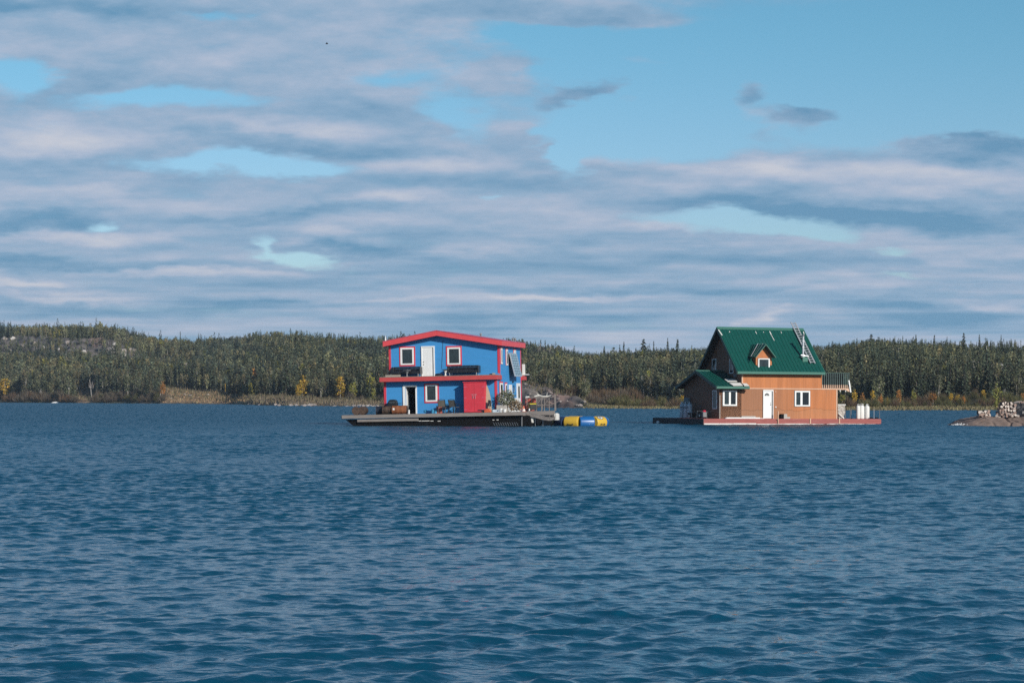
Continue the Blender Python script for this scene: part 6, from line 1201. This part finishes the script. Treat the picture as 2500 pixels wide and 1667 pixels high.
# ================================================================== WATER
rowsY = [6.0]
while rowsY[-1] < 62: rowsY.append(rowsY[-1]+.036+.0007*rowsY[-1])
while rowsY[-1] < 115: rowsY.append(rowsY[-1]+.086)
while rowsY[-1] < 900: rowsY.append(rowsY[-1]+min(.0026*rowsY[-1], .086*(rowsY[-1]/115)**2.6))
rowsY = np.array(rowsY); uc = np.concatenate([np.linspace(-.70, -.345, 24)[:-1], np.linspace(-.345, .345, 980), np.linspace(.345, .70, 24)[1:]])
UU, YY = np.meshgrid(uc, rowsY); XX = UU*YY; dY = np.gradient(rowsY)[:, None]; dXm = np.abs(YY)*(.69/980)
ZZ = np.zeros_like(XX); DX = np.zeros_like(XX); DY_ = np.zeros_like(XX)
rw = np.random.default_rng(21); NW = 96; lam = np.exp(rw.uniform(math.log(.17), math.log(2.8), NW)); wind = R(-68)
th = wind+rw.normal(0, .62, NW); ph = rw.uniform(0, 6.28, NW)
LOST = np.zeros_like(XX)
for l_, t_, p_ in zip(lam, th, ph):
    kk = 2*math.pi/l_; slope = .023*np.interp(math.log(l_), [math.log(.17), math.log(.4), math.log(.7), math.log(1.4), math.log(2.8)], [1.4, 1.75, 1.05, .38, .22]); a = slope/kk
    fade = np.clip((l_/np.maximum(dY*abs(math.sin(t_))+dXm*abs(math.cos(t_)), 1e-3)-1.6)/1.4, 0, 1)
    LOST = LOST+(slope*(1-fade))**2/2
    kx, ky = math.cos(t_)*kk, math.sin(t_)*kk; f = kx*XX+ky*YY+p_+.8*np.sin(XX*.21*ky/kk+YY*.17*kx/kk+p_); c, s = np.cos(f), np.sin(f)
    ZZ += a*fade*c; DX -= a*fade*.75*math.cos(t_)*s; DY_ -= a*fade*.75*math.sin(t_)*s
# gusts: the chop is livelier in some patches than in others
gust = 1+.55*fbm(XX/9.0, YY/14.0, nzA, 3); ZZ *= gust; ZZ += rw.normal(size=ZZ.shape)*np.clip(dY, 0, 1.3)*.075*np.clip((YY-70)/120, 0, 1); DX *= gust; DY_ *= gust
wm = bpy.data.materials.new('lake_water'); wm.use_nodes = True; t = wm.node_tree; b = t.nodes['Principled BSDF']
b.inputs['Base Color'].default_value = (.003, .050, .094, 1); b.inputs['Roughness'].default_value = .10; b.inputs['IOR'].default_value = 1.333; b.inputs['Specular Tint'].default_value = (.80, .96, 1, 1); b.inputs['Specular IOR Level'].default_value = .5
ca = t.nodes.new('ShaderNodeAttribute'); ca.attribute_name = 'chop'; t.links.new(ca.outputs['Fac'], b.inputs['Roughness'])
tcn = t.nodes.new('ShaderNodeTexCoord'); prev = None
for scl, st, dist in ((2.6, (1, 1.5, 1), .030), (7.5, (1, 1.4, 1), .012), (20, (1, 1.3, 1), .0035), (.9, (1, 1.6, 1), .05)):
    mp = t.nodes.new('ShaderNodeMapping'); mp.inputs[3].default_value = st; t.links.new(tcn.outputs['Object'], mp.inputs[0]); nz = t.nodes.new('ShaderNodeTexNoise'); nz.inputs['Scale'].default_value = scl; nz.inputs['Detail'].default_value = 3; t.links.new(mp.outputs[0], nz.inputs['Vector'])
    bp = t.nodes.new('ShaderNodeBump'); bp.inputs['Strength'].default_value = 1.0; bp.inputs['Distance'].default_value = dist; t.links.new(nz.outputs[0], bp.inputs['Height'])
    if prev: t.links.new(prev, bp.inputs['Normal'])
    prev = bp.outputs[0]
t.links.new(prev, b.inputs['Normal'])
wo = grid_mesh('water', XX+DX, YY+DY_, ZZ, wm); wo['kind'] = 'structure'; ra = wo.data.attributes.new('chop', 'FLOAT', 'POINT'); ra.data.foreach_set('value', np.sqrt(.55*np.sqrt(2*LOST)+.004).astype(np.float32).ravel()); print('water verts', XX.size)

# ================================================================== HAZE
hz_ = MB().box(-1400, 1400, -30, 1500, -1.5, 60).build('haze', bpy.data.materials.new('thin_haze')); hm = hz_.data.materials[0]; hm.use_nodes = True; hm.node_tree.nodes.clear()
vp = hm.node_tree.nodes.new('ShaderNodeVolumePrincipled'); ho = hm.node_tree.nodes.new('ShaderNodeOutputMaterial'); vp.inputs['Color'].default_value = (.72, .86, 1.0, 1); vp.inputs['Density'].default_value = .00013; vp.inputs['Anisotropy'].default_value = .2
hm.node_tree.links.new(vp.outputs[0], ho.inputs['Volume']); tag(hz_, 'thin bluish haze over the lake and the far hills', 'haze', kind='stuff')
